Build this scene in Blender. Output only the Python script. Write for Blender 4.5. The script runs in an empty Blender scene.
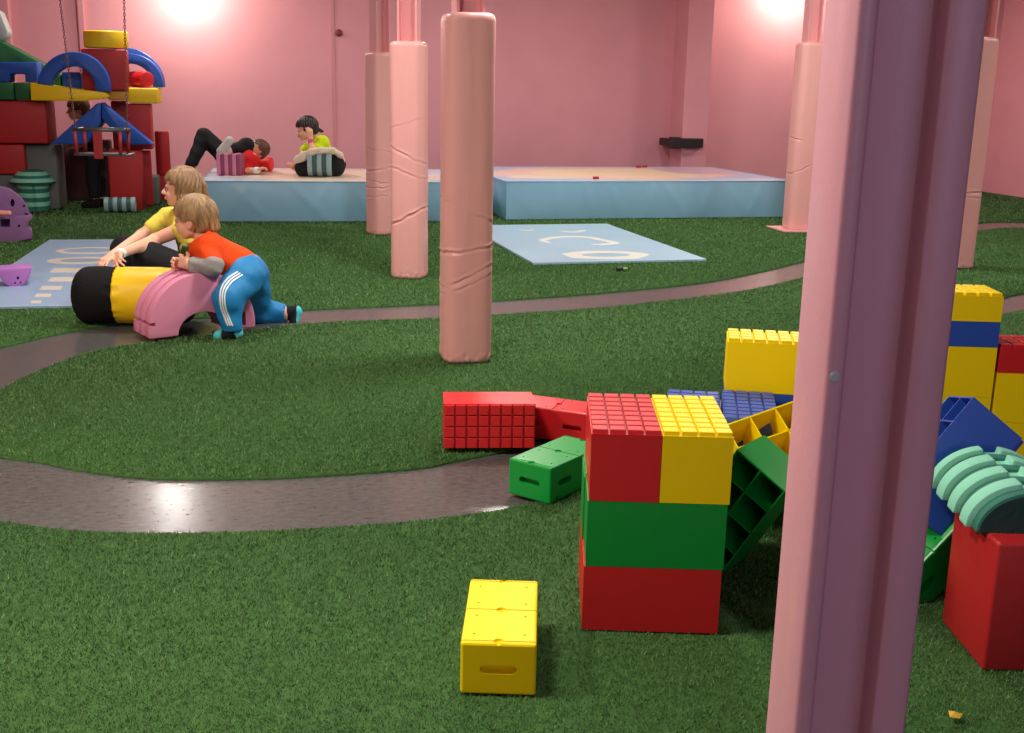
import bpy, bmesh, math, random
import numpy as np
from mathutils import Vector, Matrix, noise as mnoise
from mathutils.geometry import tessellate_polygon
random.seed(7); rng = np.random.default_rng(7)
scn = bpy.context.scene
COL = scn.collection

# ------------------------------------------------------------------ camera (room axes: +x right, +y to the back wall, +z up; metres)
F = 1130.0; CH = 1.13
PITCH, ROLL, YAW = math.radians(13.9), math.radians(1.15), math.radians(12.5)
f0 = np.array([math.sin(YAW), math.cos(YAW), 0]); rt0 = np.array([math.cos(YAW), -math.sin(YAW), 0]); zz = np.array([0, 0, 1.])
FWD = f0*math.cos(PITCH) - zz*math.sin(PITCH); up0 = f0*math.sin(PITCH) + zz*math.cos(PITCH)
RT = math.cos(ROLL)*rt0 + math.sin(ROLL)*up0; UP = -math.sin(ROLL)*rt0 + math.cos(ROLL)*up0
EYE = np.array([0, 0, CH])
def ray(px, py): return FWD + RT*(px-512)/F - UP*(py-366.5)/F
def at(px, py, z=.012):                      # sight line met with a level plane
    d = ray(px, py); return EYE + d*((z-CH)/d[2])
def aty(px, py, y):                        # ... with a plane parallel to the back wall
    d = ray(px, py); return EYE + d*(y/d[1])
def cw(px, py, w): return EYE + ray(px, py)*w   # ... at a depth
cam = bpy.data.cameras.new('camera'); cam.sensor_fit = 'HORIZONTAL'; cam.sensor_width = 36; cam.lens = F/1024*36; cam.clip_start = .05
co = bpy.data.objects.new('camera', cam); COL.objects.link(co)
m = Matrix.Identity(4)
for i in range(3): m[i][0], m[i][1], m[i][2], m[i][3] = RT[i], UP[i], -FWD[i], EYE[i]
co.matrix_world = m; scn.camera = co

# ------------------------------------------------------------------ materials
def lin(c): return tuple(((v/255)/12.92 if v/255 <= .04045 else ((v/255+.055)/1.055)**2.4) for v in c)
MATS = {}
def mat(name, rgb, rough=.5, spec=.5, bump=0, bscale=60, vary=0, vscale=6, coat=0, rgb2=None, stretch=None, sss=0, thresh=None):
    if name in MATS: return MATS[name]
    M = bpy.data.materials.new(name); M.use_nodes = True; N = M.node_tree.nodes; L = M.node_tree.links
    b = N['Principled BSDF']; c = lin(rgb)
    b.inputs['Base Color'].default_value = (*c, 1); b.inputs['Roughness'].default_value = rough
    b.inputs['Specular IOR Level'].default_value = spec; b.inputs['Coat Weight'].default_value = coat
    if sss:
        b.inputs['Subsurface Weight'].default_value = sss; b.inputs['Subsurface Radius'].default_value = (.012, .005, .003)
        b.inputs['Subsurface Scale'].default_value = 1
    if vary or bump or rgb2:
        tc = N.new('ShaderNodeTexCoord'); mp = N.new('ShaderNodeMapping'); L.new(tc.outputs['Object'], mp.inputs[0])
        if stretch: mp.inputs['Scale'].default_value = stretch
    if vary or rgb2:
        n = N.new('ShaderNodeTexNoise'); n.inputs['Scale'].default_value = vscale; n.inputs['Detail'].default_value = 4; L.new(mp.outputs[0], n.inputs[0])
        r = N.new('ShaderNodeValToRGB'); L.new(n.outputs[0], r.inputs[0]); L.new(r.outputs[0], b.inputs['Base Color'])
        e = r.color_ramp.elements
        if rgb2: e[0].color = (*c, 1); e[1].color = (*lin(rgb2), 1)
        else:
            e[0].color = (*[v*(1-vary) for v in c], 1); e[1].color = (*[min(1, v*(1+vary)) for v in c], 1)
        e[0].position, e[1].position = thresh or (.3, .7)
    if bump:
        n2 = N.new('ShaderNodeTexNoise'); n2.inputs['Scale'].default_value = bscale; n2.inputs['Detail'].default_value = 3; L.new(mp.outputs[0], n2.inputs[0])
        bp = N.new('ShaderNodeBump'); bp.inputs['Strength'].default_value = bump; bp.inputs['Distance'].default_value = .01
        L.new(n2.outputs[0], bp.inputs['Height']); L.new(bp.outputs[0], b.inputs['Normal'])
    MATS[name] = M; return M
WALL = mat('pink_wall_paint', (224, 156, 168), .5, .35, .08, 40, .04, 2)
WALL2 = mat('pink_trim_paint', (212, 144, 154), .5, .4)
PAD = mat('pink_pad_vinyl', (230, 168, 164), .36, .5, .12, 14)
POST = mat('pink_steel_paint', (226, 156, 160), .5, .4, .05, 90)
BEAM = mat('cool_lit_beam_paint', (204, 150, 166), .42, .45, .06, 120, .03, 5)  # mauve cast of the cool light put into the pink paint
CEIL = mat('ceiling_paint', (190, 165, 160), .8)
RED = mat('red_plastic', (208, 32, 38), .34); YEL = mat('yellow_plastic', (254, 222, 8), .42, .2)
GRN = mat('green_plastic', (10, 150, 58), .3); BLU = mat('blue_plastic', (42, 84, 182), .3)
RVIN = mat('red_vinyl', (176, 34, 38), .5, .4, .1, 25); BVIN = mat('blue_vinyl', (28, 82, 178), .5, .4, .1, 25)  # darkened so the tower's shade sits in the vinyl colours
YVIN = mat('yellow_vinyl', (245, 205, 20), .45, .4, .1, 25); GVIN = mat('green_vinyl', (16, 96, 50), .5, .4, .1, 25)
GREYV = mat('grey_vinyl', (98, 104, 104), .55, .4, .1, 25); PALEV = mat('pale_grey_vinyl', (175, 180, 178), .55, .4, .1, 25)
BLKF = mat('black_fabric', (22, 22, 24), .9, .2, .3, 120)
PINKF = mat('pink_foam', (214, 136, 166), .75, .3, .1, 150); PINKD = mat('dark_pink_foam', (150, 78, 110), .8, .3)
MINT = mat('mint_foam', (136, 212, 186), .75, .3, .1, 150); MINTD = mat('teal_foam', (52, 118, 104), .8, .3); TEALD = mat('dark_teal_foam', (38, 70, 66), .8, .3, .15, 120)
PURP = mat('purple_foam', (128, 90, 136), .75, .3, .1, 150); PURPL = mat('lilac_foam', (172, 112, 186), .75, .3, .1, 150); HOLE = mat('dark_recess', (48, 28, 52), .9)
GREYL = mat('light_grey_foam', (150, 178, 180), .75, .3); GREYD = mat('slate_foam', (70, 98, 104), .8, .3)
SKIN = mat('skin', (232, 176, 150), .5, .35, .05, 60, .04, 20, sss=.15)
SHADEHAIR = mat('fair_hair', (122, 92, 62), .5, .45, .4, 60, rgb2=(178, 144, 102), vscale=45, stretch=(1, 1, .18))
GIRLHAIR = mat('light_brown_hair', (106, 78, 54), .45, .5, .4, 60, rgb2=(166, 132, 96), vscale=45, stretch=(1, 1, .14))
DARKHAIR = mat('dark_hair', (38, 26, 24), .45, .5, .3, 60); BROWNHAIR = mat('brown_hair', (92, 60, 44), .5, .4, .3, 60)
ORANGE = mat('orange_jersey', (232, 76, 24), .85, .2, .2, 70); GREYJ = mat('grey_jersey', (150, 146, 146), .85, .2, .2, 90, .1, 60)
TRACK = mat('blue_tracksuit', (20, 124, 184), .6, .35, .2, 45); WHITE = mat('white_trim', (228, 232, 232), .6)
SOCK = mat('black_sock', (32, 32, 36), .9, .2); TEALS = mat('teal_sock', (84, 196, 206), .9, .2)
YSHIRT = mat('yellow_shirt', (240, 226, 96), .85, .2, .2, 60); FLOWER = mat('flowered_shirt', (60, 84, 48), .85, .2, .1, 60, rgb2=(226, 222, 140), vscale=28, thresh=(.45, .6))
LIME = mat('lime_shirt', (200, 226, 30), .85, .2, .2, 60); REDS = mat('red_shirt', (206, 34, 40), .85, .2, .2, 60)
BLKP = mat('black_leggings', (26, 27, 30), .8, .25, .15, 50); CREAM = mat('cream_fabric', (222, 208, 192), .85, .2, .2, 40); GSOLE = mat('grey_sole', (190, 192, 186), .8)
DARKC = mat('dark_clothing', (34, 26, 30), .9, .2); LIP = mat('lips', (206, 124, 114), .5); EYEW = mat('eye_white', (172, 158, 150), .4); EYED = mat('iris', (50, 40, 34), .2)
STEEL = mat('dark_steel', (62, 60, 58), .4, .5); CHAIN = mat('chain_steel', (92, 56, 50), .45, .5); BLACK = mat('black_plastic', (36, 26, 28), .5)
BLUEM = mat('crash_mat_vinyl', (138, 188, 216), .32, .5, .25, 7)
SCRAP = mat('yellow_scrap', (214, 170, 50), .7); PINKARM = mat('salmon_skin_tone', (226, 148, 140), .6); CHIP = mat('bare_metal', (176, 178, 180), .5)

# ------------------------------------------------------------------ builders
def link(name, bm, m, parent=None, smooth=False, autos=None):
    me = bpy.data.meshes.new(name)
    if isinstance(bm, bmesh.types.BMesh):
        bmesh.ops.recalc_face_normals(bm, faces=bm.faces); bm.to_mesh(me); bm.free()
    else:
        me.from_pydata(*bm); me.validate()
    for mm in (m if isinstance(m, (list, tuple)) else [m]): me.materials.append(mm)
    if smooth or autos: me.shade_smooth()
    if autos: me.set_sharp_from_angle(angle=math.radians(autos))
    o = bpy.data.objects.new(name, me); COL.objects.link(o)
    if parent is not None:
        o.parent = parent; o.matrix_parent_inverse = Matrix.Identity(4)
    return o
def tag(o, label, cat, group=None, kind=None):
    if label: o['label'] = label
    if cat: o['category'] = cat
    if group: o['group'] = group
    if kind: o['kind'] = kind
    return o
def empty(name, loc=(0, 0, 0), rz=0):
    o = bpy.data.objects.new(name, None); COL.objects.link(o); o.location = loc; o.rotation_euler.z = rz; o.empty_display_size = .05; return o
def box_bm(x0, x1, y0, y1, z0, z1, bev=0, seg=2):
    bm = bmesh.new(); bmesh.ops.create_cube(bm, size=1)
    for v in bm.verts: v.co = ((x0+x1)/2+v.co.x*(x1-x0), (y0+y1)/2+v.co.y*(y1-y0), (z0+z1)/2+v.co.z*(z1-z0))
    if bev: bmesh.ops.bevel(bm, geom=bm.edges[:], offset=bev, segments=seg, affect='EDGES', profile=.5)
    return bm
def join(a, b):
    me = bpy.data.meshes.new('tmp'); b.to_mesh(me); b.free(); a.from_mesh(me); bpy.data.meshes.remove(me); return a
def prism_bm(poly, y0, y1, bev=0, seg=2, holes=()):
    """2D outline (x,z) swept along y from y0 to y1; holes are inner outlines"""
    bm = bmesh.new(); loops = [list(poly)]+[list(h) for h in holes]; fr, bk = [], []
    for lp in loops:
        fr.append([bm.verts.new((p[0], y0, p[1])) for p in lp]); bk.append([bm.verts.new((p[0], y1, p[1])) for p in lp])
    for a, b in zip(fr, bk):
        n = len(a)
        for i in range(n): bm.faces.new((a[i], a[(i+1) % n], b[(i+1) % n], b[i]))
    if holes:
        tris = tessellate_polygon([[Vector((p[0], p[1], 0)) for p in lp] for lp in loops])
        fa = [v for lp in fr for v in lp]; ba = [v for lp in bk for v in lp]
        for t in tris:
            bm.faces.new([fa[i] for i in t]); bm.faces.new([ba[i] for i in reversed(t)])
    else:
        bm.faces.new(fr[0]); bm.faces.new(bk[0][::-1])
    bmesh.ops.recalc_face_normals(bm, faces=bm.faces)
    if bev:
        es = [e for e in bm.edges if len(e.link_faces) == 2 and e.calc_face_angle(0) > .6]
        bmesh.ops.bevel(bm, geom=es, offset=bev, segments=seg, affect='EDGES', profile=.5)
    return bm
def cyl_bm(a, b, r, n=32, r2=None, bev=0):
    a, b = Vector(a), Vector(b); d = b-a; bm = bmesh.new()
    bmesh.ops.create_cone(bm, cap_ends=True, segments=n, radius1=r, radius2=r if r2 is None else r2, depth=d.length)
    if bev:
        es = [e for e in bm.edges if abs(e.verts[0].co.z-e.verts[1].co.z) < 1e-6 and len(e.link_faces) == 2]
        bmesh.ops.bevel(bm, geom=es, offset=bev, segments=3, affect='EDGES', profile=.5)
    q = d.to_track_quat('Z', 'Y').to_matrix().to_4x4(); q.translation = (a+b)/2
    bm.transform(q); return bm
def lathe_bm(prof, n=48):
    bm = bmesh.new(); rows = []
    for r, z in prof: rows.append([bm.verts.new((r*math.cos(2*math.pi*i/n), r*math.sin(2*math.pi*i/n), z)) for i in range(n)])
    for a, b in zip(rows, rows[1:]):
        for i in range(n): bm.faces.new((a[i], a[(i+1) % n], b[(i+1) % n], b[i]))
    bm.faces.new(rows[0][::-1]); bm.faces.new(rows[-1]); return bm
def carve(o, cutters):
    """boolean-subtract the cutter bmeshes from o (applied)"""
    bm = cutters[0]
    for c in cutters[1:]: join(bm, c)
    bpy.context.view_layer.update(); c = link('cutter', bm, MATS['dark_recess']); c.matrix_world = o.matrix_world.copy(); md = o.modifiers.new('cut', 'BOOLEAN'); md.object = c; md.operation = 'DIFFERENCE'; md.solver = 'EXACT'; md.use_self = True
    dg = bpy.context.evaluated_depsgraph_get(); me = bpy.data.meshes.new_from_object(o.evaluated_get(dg))
    o.modifiers.clear(); old = o.data; o.data = me; me.name = old.name
    bpy.data.objects.remove(c); bpy.data.meshes.remove(old); return o
def copy_tree(o, parent=None):
    c = o.copy(); COL.objects.link(c)
    if parent is not None: c.parent = parent
    for ch in list(o.children): copy_tree(ch, c)
    return c
def arcpts(cx, cz, r, a0, a1, n=24, rz=None): return [(cx+r*math.cos(a0+(a1-a0)*i/n), cz+(rz or r)*math.sin(a0+(a1-a0)*i/n)) for i in range(n+1)]
def spline(pts, sub=6, closed=False):
    P = [np.array(p, float) for p in pts]; n = len(P); out = []
    for i in range(n if closed else n-1):
        p0, p1, p2, p3 = (P[(i-1) % n], P[i], P[(i+1) % n], P[(i+2) % n]) if closed else (P[max(i-1, 0)], P[i], P[i+1], P[min(i+2, n-1)])
        for k in range(sub):
            t = k/sub; out.append(.5*((2*p1)+(-p0+p2)*t+(2*p0-5*p1+4*p2-p3)*t*t+(-p0+3*p1-3*p2+p3)*t**3))
    if not closed: out.append(P[-1])
    return out

# ------------------------------------------------------------------ room shell
YB = 12.3; XR = 8.53; XL = -4.2; YF = -3.5; ZC = 2.7
def floor_mat():
    M = bpy.data.materials.new('speckled_vinyl'); M.use_nodes = True; N = M.node_tree.nodes; L = M.node_tree.links; b = N['Principled BSDF']
    tc = N.new('ShaderNodeTexCoord'); n = N.new('ShaderNodeTexNoise'); n.inputs['Scale'].default_value = 34; n.inputs['Detail'].default_value = 6; n.inputs['Roughness'].default_value = .75
    mp = N.new('ShaderNodeMapping'); mp.inputs['Scale'].default_value = (1, 2.2, 1); L.new(tc.outputs['Object'], mp.inputs[0]); L.new(mp.outputs[0], n.inputs[0])
    r = N.new('ShaderNodeValToRGB'); e = r.color_ramp.elements; e[0].position, e[1].position = .28, .78
    e[0].color = (*lin((58, 58, 59)), 1); e[1].color = (*lin((104, 103, 102)), 1); L.new(n.outputs[0], r.inputs[0]); L.new(r.outputs[0], b.inputs['Base Color'])
    n2 = N.new('ShaderNodeTexNoise'); n2.inputs['Scale'].default_value = 9; n2.inputs['Detail'].default_value = 5; L.new(tc.outputs['Object'], n2.inputs[0])
    mr = N.new('ShaderNodeMapRange'); mr.inputs['To Min'].default_value = .17; mr.inputs['To Max'].default_value = .27; L.new(n2.outputs[0], mr.inputs[0]); L.new(mr.outputs[0], b.inputs['Roughness'])
    return M
def plane(name, pts, m): 
    o = link(name, ([tuple(p) for p in pts], [], [tuple(range(len(pts)))]), m); o['kind'] = 'structure'; return o
def slab(name, b, m, bev=0):
    o = link(name, box_bm(*b, bev=bev), m); o['kind'] = 'structure'; return o
slab('floor', (XL-.1, XR+.1, YF-.1, YB+.1, -.1, 0), floor_mat())
slab('wall_back', (XL-.1, XR+.1, YB, YB+.1, 0, ZC), WALL)
slab('wall_right', (XR, XR+.1, YF, YB, 0, ZC), WALL)
slab('wall_left', (XL-.1, XL, YF, YB, 0, ZC), WALL)
slab('wall_front', (XL-.1, XR+.1, YF-.1, YF, 0, ZC), WALL)
slab('ceiling', (XL-.1, XR+.1, YF-.1, YB+.1, ZC, ZC+.1), CEIL)
def wallx(px, py, y=YB): return aty(px, py, y)[0]
YP = YB-.38
slab('trim_1', (wallx(682, 140, YP), wallx(707, 140, YP), YP, YB, 0, ZC), WALL, .006)          # wall pilaster
slab('trim_2', (wallx(81, 60), wallx(88, 60), YB-.05, YB, 0, ZC), WALL2, .01)                        # pipe casing
slab('trim_3', (wallx(4, 60), wallx(15, 60), YB-.12, YB, 0, ZC), WALL, .005)
slab('trim_4', (wallx(332.3, 60), wallx(334.8, 60), YB-.012, YB, 0, ZC), WALL2)                      # panel joint
kx = aty(339, 33, YB)
o = link('round_stud', lathe_bm([(.012, 0), (.03, .004), (.036, .014), (.03, .028), (.012, .034)], 24), mat('knob_brown', (120, 50, 56), .5), smooth=True)
o.location = (kx[0], YB-.0005, kx[2]); o.rotation_euler.x = math.pi/2; tag(o, 'small round dark red knob fixed to the pink back wall beside the panel joint', 'knob')
b0, b1 = aty(671, 147.5, YP-.06), aty(703, 138.5, YP-.06)
o = link('wall_bracket', box_bm(b0[0], b1[0], YP-.085, YP-.001, b0[2], b1[2], .008), BLACK)
link('bracket_end', box_bm(b0[0]-.01, b0[0]+.1, YP-.095, YP-.001, b0[2]-.012, b1[2]+.012, .01), BLACK, o)
link('bracket_arm', box_bm(b0[0]-.012, wallx(682, 140, YP)-.001, YP, YP+.3, b0[2]+.01, b1[2]-.01, .008), BLACK, o)
tag(o, 'black bar bracket strapped round the pink wall pilaster above the crash mat', 'bracket')

# ------------------------------------------------------------------ artificial turf, three pieces with a vinyl path between them
def turf_mats():
    base = mat('turf_backing', (60, 94, 50), .95, .1, .5, 120, .25, 60)
    M = bpy.data.materials.new('turf_blade'); M.use_nodes = True; N = M.node_tree.nodes; L = M.node_tree.links; b = N['Principled BSDF']
    g = N.new('ShaderNodeNewGeometry'); r = N.new('ShaderNodeValToRGB'); L.new(g.outputs['Random Per Island'], r.inputs[0])
    e = r.color_ramp.elements; e[0].color = (*lin((60, 94, 50)), 1); e[1].color = (*lin((130, 162, 108)), 1); e.new(.55).color = (*lin((84, 123, 68)), 1)
    e.new(.93).color = (*lin((104, 142, 86)), 1)
    L.new(r.outputs[0], b.inputs['Base Color']); b.inputs['Roughness'].default_value = .62; b.inputs['Specular IOR Level'].default_value = .25
    return base, M
TB, TBL = turf_mats(); TH = .008
def inside(P, poly):
    x, y = P[:, 0], P[:, 1]; c = np.zeros(len(P), bool); n = len(poly)
    for i in range(n):
        x0, y0 = poly[i]; x1, y1 = poly[i-1]
        k = ((y0 > y) != (y1 > y)); 
        if abs(y1-y0) > 1e-12: c ^= k & (x < (x1-x0)*(y-y0)/(y1-y0)+x0)
    return c
def turf(px_edge, extra, bands, label):
    pts = [tuple(at(*p, .005)[:2]) for p in px_edge]; pts = [tuple(p) for p in spline(pts, 6)] + list(extra)
    bm = bmesh.new(); t = [bm.verts.new((p[0], p[1], TH)) for p in pts]; b = [bm.verts.new((p[0], p[1], .0005)) for p in pts]; n = len(pts)
    for i in range(n): bm.faces.new((t[i], t[(i+1) % n], b[(i+1) % n], b[i]))
    for tr in tessellate_polygon([[Vector((p[0], p[1], 0)) for p in pts]]): bm.faces.new([t[i] for i in tr])
    bmesh.ops.recalc_face_normals(bm, faces=bm.faces)
    me0 = bpy.data.meshes.new('t'); bm.to_mesh(me0); bm.free()
    nv = len(me0.vertices); V0 = np.empty(nv*3, np.float32); me0.vertices.foreach_get('co', V0); F0 = [tuple(p.vertices) for p in me0.polygons]; bpy.data.meshes.remove(me0)
    poly = np.array(pts); Vs = []
    for (x0, x1, y0, y1, dens, hgt, wid) in bands:
        cnt = int(dens*(x1-x0)*(y1-y0))
        P = rng.uniform((x0, y0), (x1, y1), (cnt, 2)); P = P[inside(P, poly)]
        w = (np.c_[P, np.zeros(len(P))]-EYE)@FWD; px = 512+F*((np.c_[P, np.zeros(len(P))]-EYE)@RT)/w     # blades only where the place can be seen from about here
        P = P[(px > -160) & (px < 1190)]; n = len(P)
        th = rng.uniform(0, 2*math.pi, n); h = hgt*rng.uniform(.6, 1.25, n); wd = wid*rng.uniform(.7, 1.3, n); lean = h*rng.uniform(.2, 1.1, n); la = rng.uniform(0, 2*math.pi, n)
        base = np.c_[P, np.full(n, TH-.001)]; s = np.c_[np.cos(th)*wd/2, np.sin(th)*wd/2, np.zeros(n)]
        tip = base+np.c_[np.cos(la)*lean, np.sin(la)*lean, h]
        Vs.append(np.stack([base-s, base+s, tip], 1).reshape(-1, 3))
    VB = np.concatenate(Vs); nb = len(VB)//3
    me = bpy.data.meshes.new('artificial_turf'); me.vertices.add(nv+len(VB)); me.vertices.foreach_set('co', np.concatenate([V0, VB.astype(np.float32).ravel()]))
    loops = [i for f in F0 for i in f]; starts, k = [], 0
    for f in F0: starts.append(k); k += len(f)
    me.loops.add(k+nb*3); me.loops.foreach_set('vertex_index', np.concatenate([np.array(loops, np.int32), np.arange(nv, nv+nb*3, dtype=np.int32)]))
    me.polygons.add(len(F0)+nb); me.polygons.foreach_set('loop_start', np.concatenate([np.array(starts, np.int32), k+3*np.arange(nb, dtype=np.int32)]))
    me.polygons.foreach_set('material_index', np.concatenate([np.zeros(len(F0), np.int32), np.ones(nb, np.int32)]))
    me.update(calc_edges=True); me.materials.append(TB); me.materials.append(TBL)
    o = bpy.data.objects.new('artificial_turf', me); COL.objects.link(o); tag(o, label, 'artificial turf', None, 'stuff'); return o
turf([(-150, 505), (-60, 515), (0, 522), (60, 530), (140, 534), (215, 533.5), (300, 530), (400, 523), (470, 515), (510, 509), (545, 500), (580, 487), (620, 468), (680, 440), (760, 405), (850, 365), (950, 332), (1010, 312.5), (1080, 304), (1250, 300)],
     [(5.5, .2), (-2.6, .2), (-2.6, 2.6)],
     [(-1.4, 2.4, 1.0, 2.1, 62000, .008, .0018), (-1.8, 3.2, 2.1, 3.3, 42000, .009, .0023), (-1, 5.5, 3.3, 5.2, 14000, .010, .0035)],
     'green artificial turf in the foreground, in front of the curved grey path')
turf([(-70, 425), (-30, 402), (0, 390), (34, 373), (85, 354), (136, 344), (230, 333), (320, 323), (440, 318.5), (520, 313.5), (600, 308), (700, 297), (760, 288), (810, 276), (880, 258), (950, 241), (985, 230), (1040, 228), (1110, 233), (1150, 250), (1140, 275), (1090, 287), (1024, 293.5), (1000, 299), (950, 313), (850, 343), (760, 380), (680, 415), (620, 436), (570, 441), (540, 438), (520, 445), (500, 452), (450, 462), (420, 468), (330, 475), (250, 478.5), (150, 478), (80, 470), (40, 462), (0, 457), (-40, 449)], [],
     [(-2.4, 3, 2.8, 4.4, 26000, .010, .0028), (-2.6, 5, 4.4, 5.8, 16000, .011, .0038), (-1.5, 8.5, 5.8, 9.8, 7000, .012, .0055)],
     'rounded island of green artificial turf enclosed by the grey path, around the nearest padded column')
turf([(-150, 372), (-60, 362), (0, 347.6), (68, 332), (136, 322), (230, 316), (300, 310), (400, 305.5), (450, 303), (520, 299), (600, 293), (700, 283), (760, 272), (805, 261), (880, 243), (950, 228), (985, 222.5), (1010, 222), (1030, 222.3)],
     [(XR-.01, 8.8), (XR-.01, YB-.01), (XL+.01, YB-.01), (XL+.01, 4.6)],
     [(-3.4, 6, 4.7, 7, 10500, .012, .0045), (-4, 8.4, 7, 9.2, 5500, .013, .0065), (-4.1, 8.5, 9.2, 12.25, 2600, .014, .010)],
     'green artificial turf at the back, between the path and the crash mats')

# ------------------------------------------------------------------ padded columns
def hbeam_bm(w, d, tf, tw, z0, z1):
    p = [(-w/2, -d/2), (-w/2+tf, -d/2), (-w/2+tf, -tw/2), (w/2-tf, -tw/2), (w/2-tf, -d/2), (w/2, -d/2), (w/2, d/2), (w/2-tf, d/2), (w/2-tf, tw/2), (-w/2+tf, tw/2), (-w/2+tf, d/2), (-w/2, d/2)]
    bm = bmesh.new(); a = [bm.verts.new((x, y, z0)) for x, y in p]; b = [bm.verts.new((x, y, z1)) for x, y in p]
    for i in range(12): bm.faces.new((a[i], a[(i+1) % 12], b[(i+1) % 12], b[i]))
    bm.faces.new(a[::-1]); bm.faces.new(b)
    return bm
def padding_bm(r, h, seed, creases, n=112, nz=300, ex=4.0):
    """squarish padded sleeve; creases = (z, angle-slope, depth, width)"""
    V, Fc = [], []
    for j in range(nz+1):
        z = h*j/nz
        e = min(1, z/.018); e2 = min(1, (h-z)/.03); rr = r*(.93+.07*math.sin(e*math.pi/2))*(.80+.20*math.sqrt(max(0, 1-(1-e2)**2)))
        for i in range(n):
            a = 2*math.pi*i/n; c, s = math.cos(a), math.sin(a)
            k = (abs(c)**ex+abs(s)**ex)**(-1/ex)*.93
            d = .0016*mnoise.noise(Vector((c*3, s*3, z*5+seed)))
            if z < .06: d += .007*(1-z/.06)*mnoise.noise(Vector((c*9+seed, s*9, z*45)))
            for (cz, sl, dep, wd) in creases:
                zc = cz+sl*c*r+.012*mnoise.noise(Vector((c*2.2+cz*9, s*2.2, seed)))
                u = (z-zc)/wd; amp = max(0, .55+.9*mnoise.noise(Vector((c*1.6+cz*5, s*1.6, seed+3))))
                d += -dep*math.exp(-u*u)*amp+.55*dep*math.exp(-((u-1.6)**2))*amp
            V.append(((rr*k+d)*c, (rr*k+d)*s, z))
    for j in range(nz):
        for i in range(n):
            i2 = (i+1) % n; Fc.append((j*n+i, j*n+i2, (j+1)*n+i2, (j+1)*n+i))
    Fc.append(tuple(range(n))[::-1]); Fc.append(tuple(nz*n+i for i in range(n)))
    return V, [], Fc
def column(px, py, pt, r, rz, seed, creases, label, plate=None, post=(.115, .11)):
    p = at(px, py); lo, h = 0., 3.                      # pad height from the sight line to its top
    d_ = ray(*pt); tt = math.hypot(p[0], p[1])/math.hypot(d_[0], d_[1]); h = EYE[2]+d_[2]*tt
    root = link('padded_column', hbeam_bm(post[0], post[1], .012, .012, .008, ZC-.001), POST)
    root.location = (p[0], p[1]+r*.8, 0); root.rotation_euler.z = rz-.09
    c = link('padding', padding_bm(r, h-.012, seed, creases), PAD, root, smooth=True); c.location.z = .012
    if plate:
        q = link('base_plate', box_bm(-plate, plate, -plate, plate, .002, .016, .004), POST, root); q.location.z = .004
    tag(root, label, 'column', 'padded steel columns'); return root
column(468.5, 362.5, (472, 12), .109, .12, 1, [(.47, .18, .011, .006), (.365, .5, .006, .006), (.33, .45, .004, .005), (.62, -.5, .0025, .007)],
       'nearest pink padded column, standing on the turf island with a crease at knee height')
column(411.5, 278.5, (412, 41), .110, -.25, 5, [(.36, .55, .009, .007), (.72, -.5, .005, .007), (.62, -.4, .003, .007), (.9, .3, .002, .008)],
       'pink padded column between the nearest one and the thinnest-looking one, with a slanted crease')
column(382.5, 234.5, (380.5, 52), .105, .5, 9, [(.36, .1, .008, .006), (.39, -.1, .006, .006), (.5, .2, .006, .008), (.62, -.2, .003, .007), (.3, .1, .003, .006)],
       'farthest pink padded column of the left row, wrinkled, right before the left crash mat')
column(801, 230.5, (812, 42), .112, .05, 13, [(.52, .5, .007, .006), (.72, -.35, .006, .006)],
       'pink padded column with a square pink floor plate, at the right end of the crash mat', plate=.19)
column(963, 268.5, (984, 37), .095, .1, 17, [(.5, .05, .01, .007), (.47, -.1, .005, .006)],
       'pink padded column showing just right of the bare steel beam, on turf')
# bare steel beam close to the camera
bx = cw(866, 366, 1.2); W_, D_ = .118, .16
def beam_bm():
    a, b = -W_/2, W_/2; t1, t2, tw = .020, .036, .010; r = .004
    p = [(a+r, -D_/2), (a+t1-r, -D_/2), (a+t1, -D_/2+r), (a+t1, -.052), (a+t1+.012, -.044), (b-t2-.004, -.044), (b-t2, -.05), (b-t2, -D_/2+.002), (b-t2+.002, -D_/2), (b-r, -D_/2), (b, -D_/2+r), (b, D_/2-r), (b-r, D_/2), (b-t2, D_/2), (b-t2, .044), (a+t1, .044), (a+t1, D_/2), (a+r, D_/2), (a, D_/2-r), (a, -D_/2+r)]
    bm = bmesh.new(); n = len(p); lo = [bm.verts.new((x, y, .014)) for x, y in p]; hi = [bm.verts.new((x, y, ZC-.001)) for x, y in p]
    for i in range(n): bm.faces.new((lo[i], lo[(i+1) % n], hi[(i+1) % n], hi[i]))
    bm.faces.new(lo[::-1]); bm.faces.new(hi); return bm
beam = link('steel_beam', beam_bm(), BEAM, autos=50)
BRZ = -math.radians(16.5); beam.location = (bx[0], bx[1], 0); beam.rotation_euler.z = BRZ
link('base_plate', box_bm(-.13, .13, -.13, .13, .003, .015, .003), BEAM, beam)
ch = link('paint_chip', lathe_bm([(.0052, -.0004), (.0054, .0008), (.0035, .0018)], 9), CHIP, beam); ch.scale = (1, 1.25, 1); ch['label'] = 'bare grey chip in the paint'
from mathutils.bvhtree import BVHTree
bpy.context.view_layer.update(); _bm = bmesh.new(); _bm.from_mesh(beam.data); _bv = BVHTree.FromBMesh(_bm); _mi = beam.matrix_world.inverted(); _h = _bv.ray_cast(_mi @ Vector(EYE), (_mi.to_3x3() @ Vector(ray(834.5, 377))).normalized()); _bm.free()
ch.location = _h[0]; ch.rotation_euler = _h[1].to_track_quat('Z', 'Y').to_euler()
tag(beam, 'bare painted steel beam, cool mauve light put into its colour, standing close in front, in front of the bricks', 'steel beam')

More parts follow.
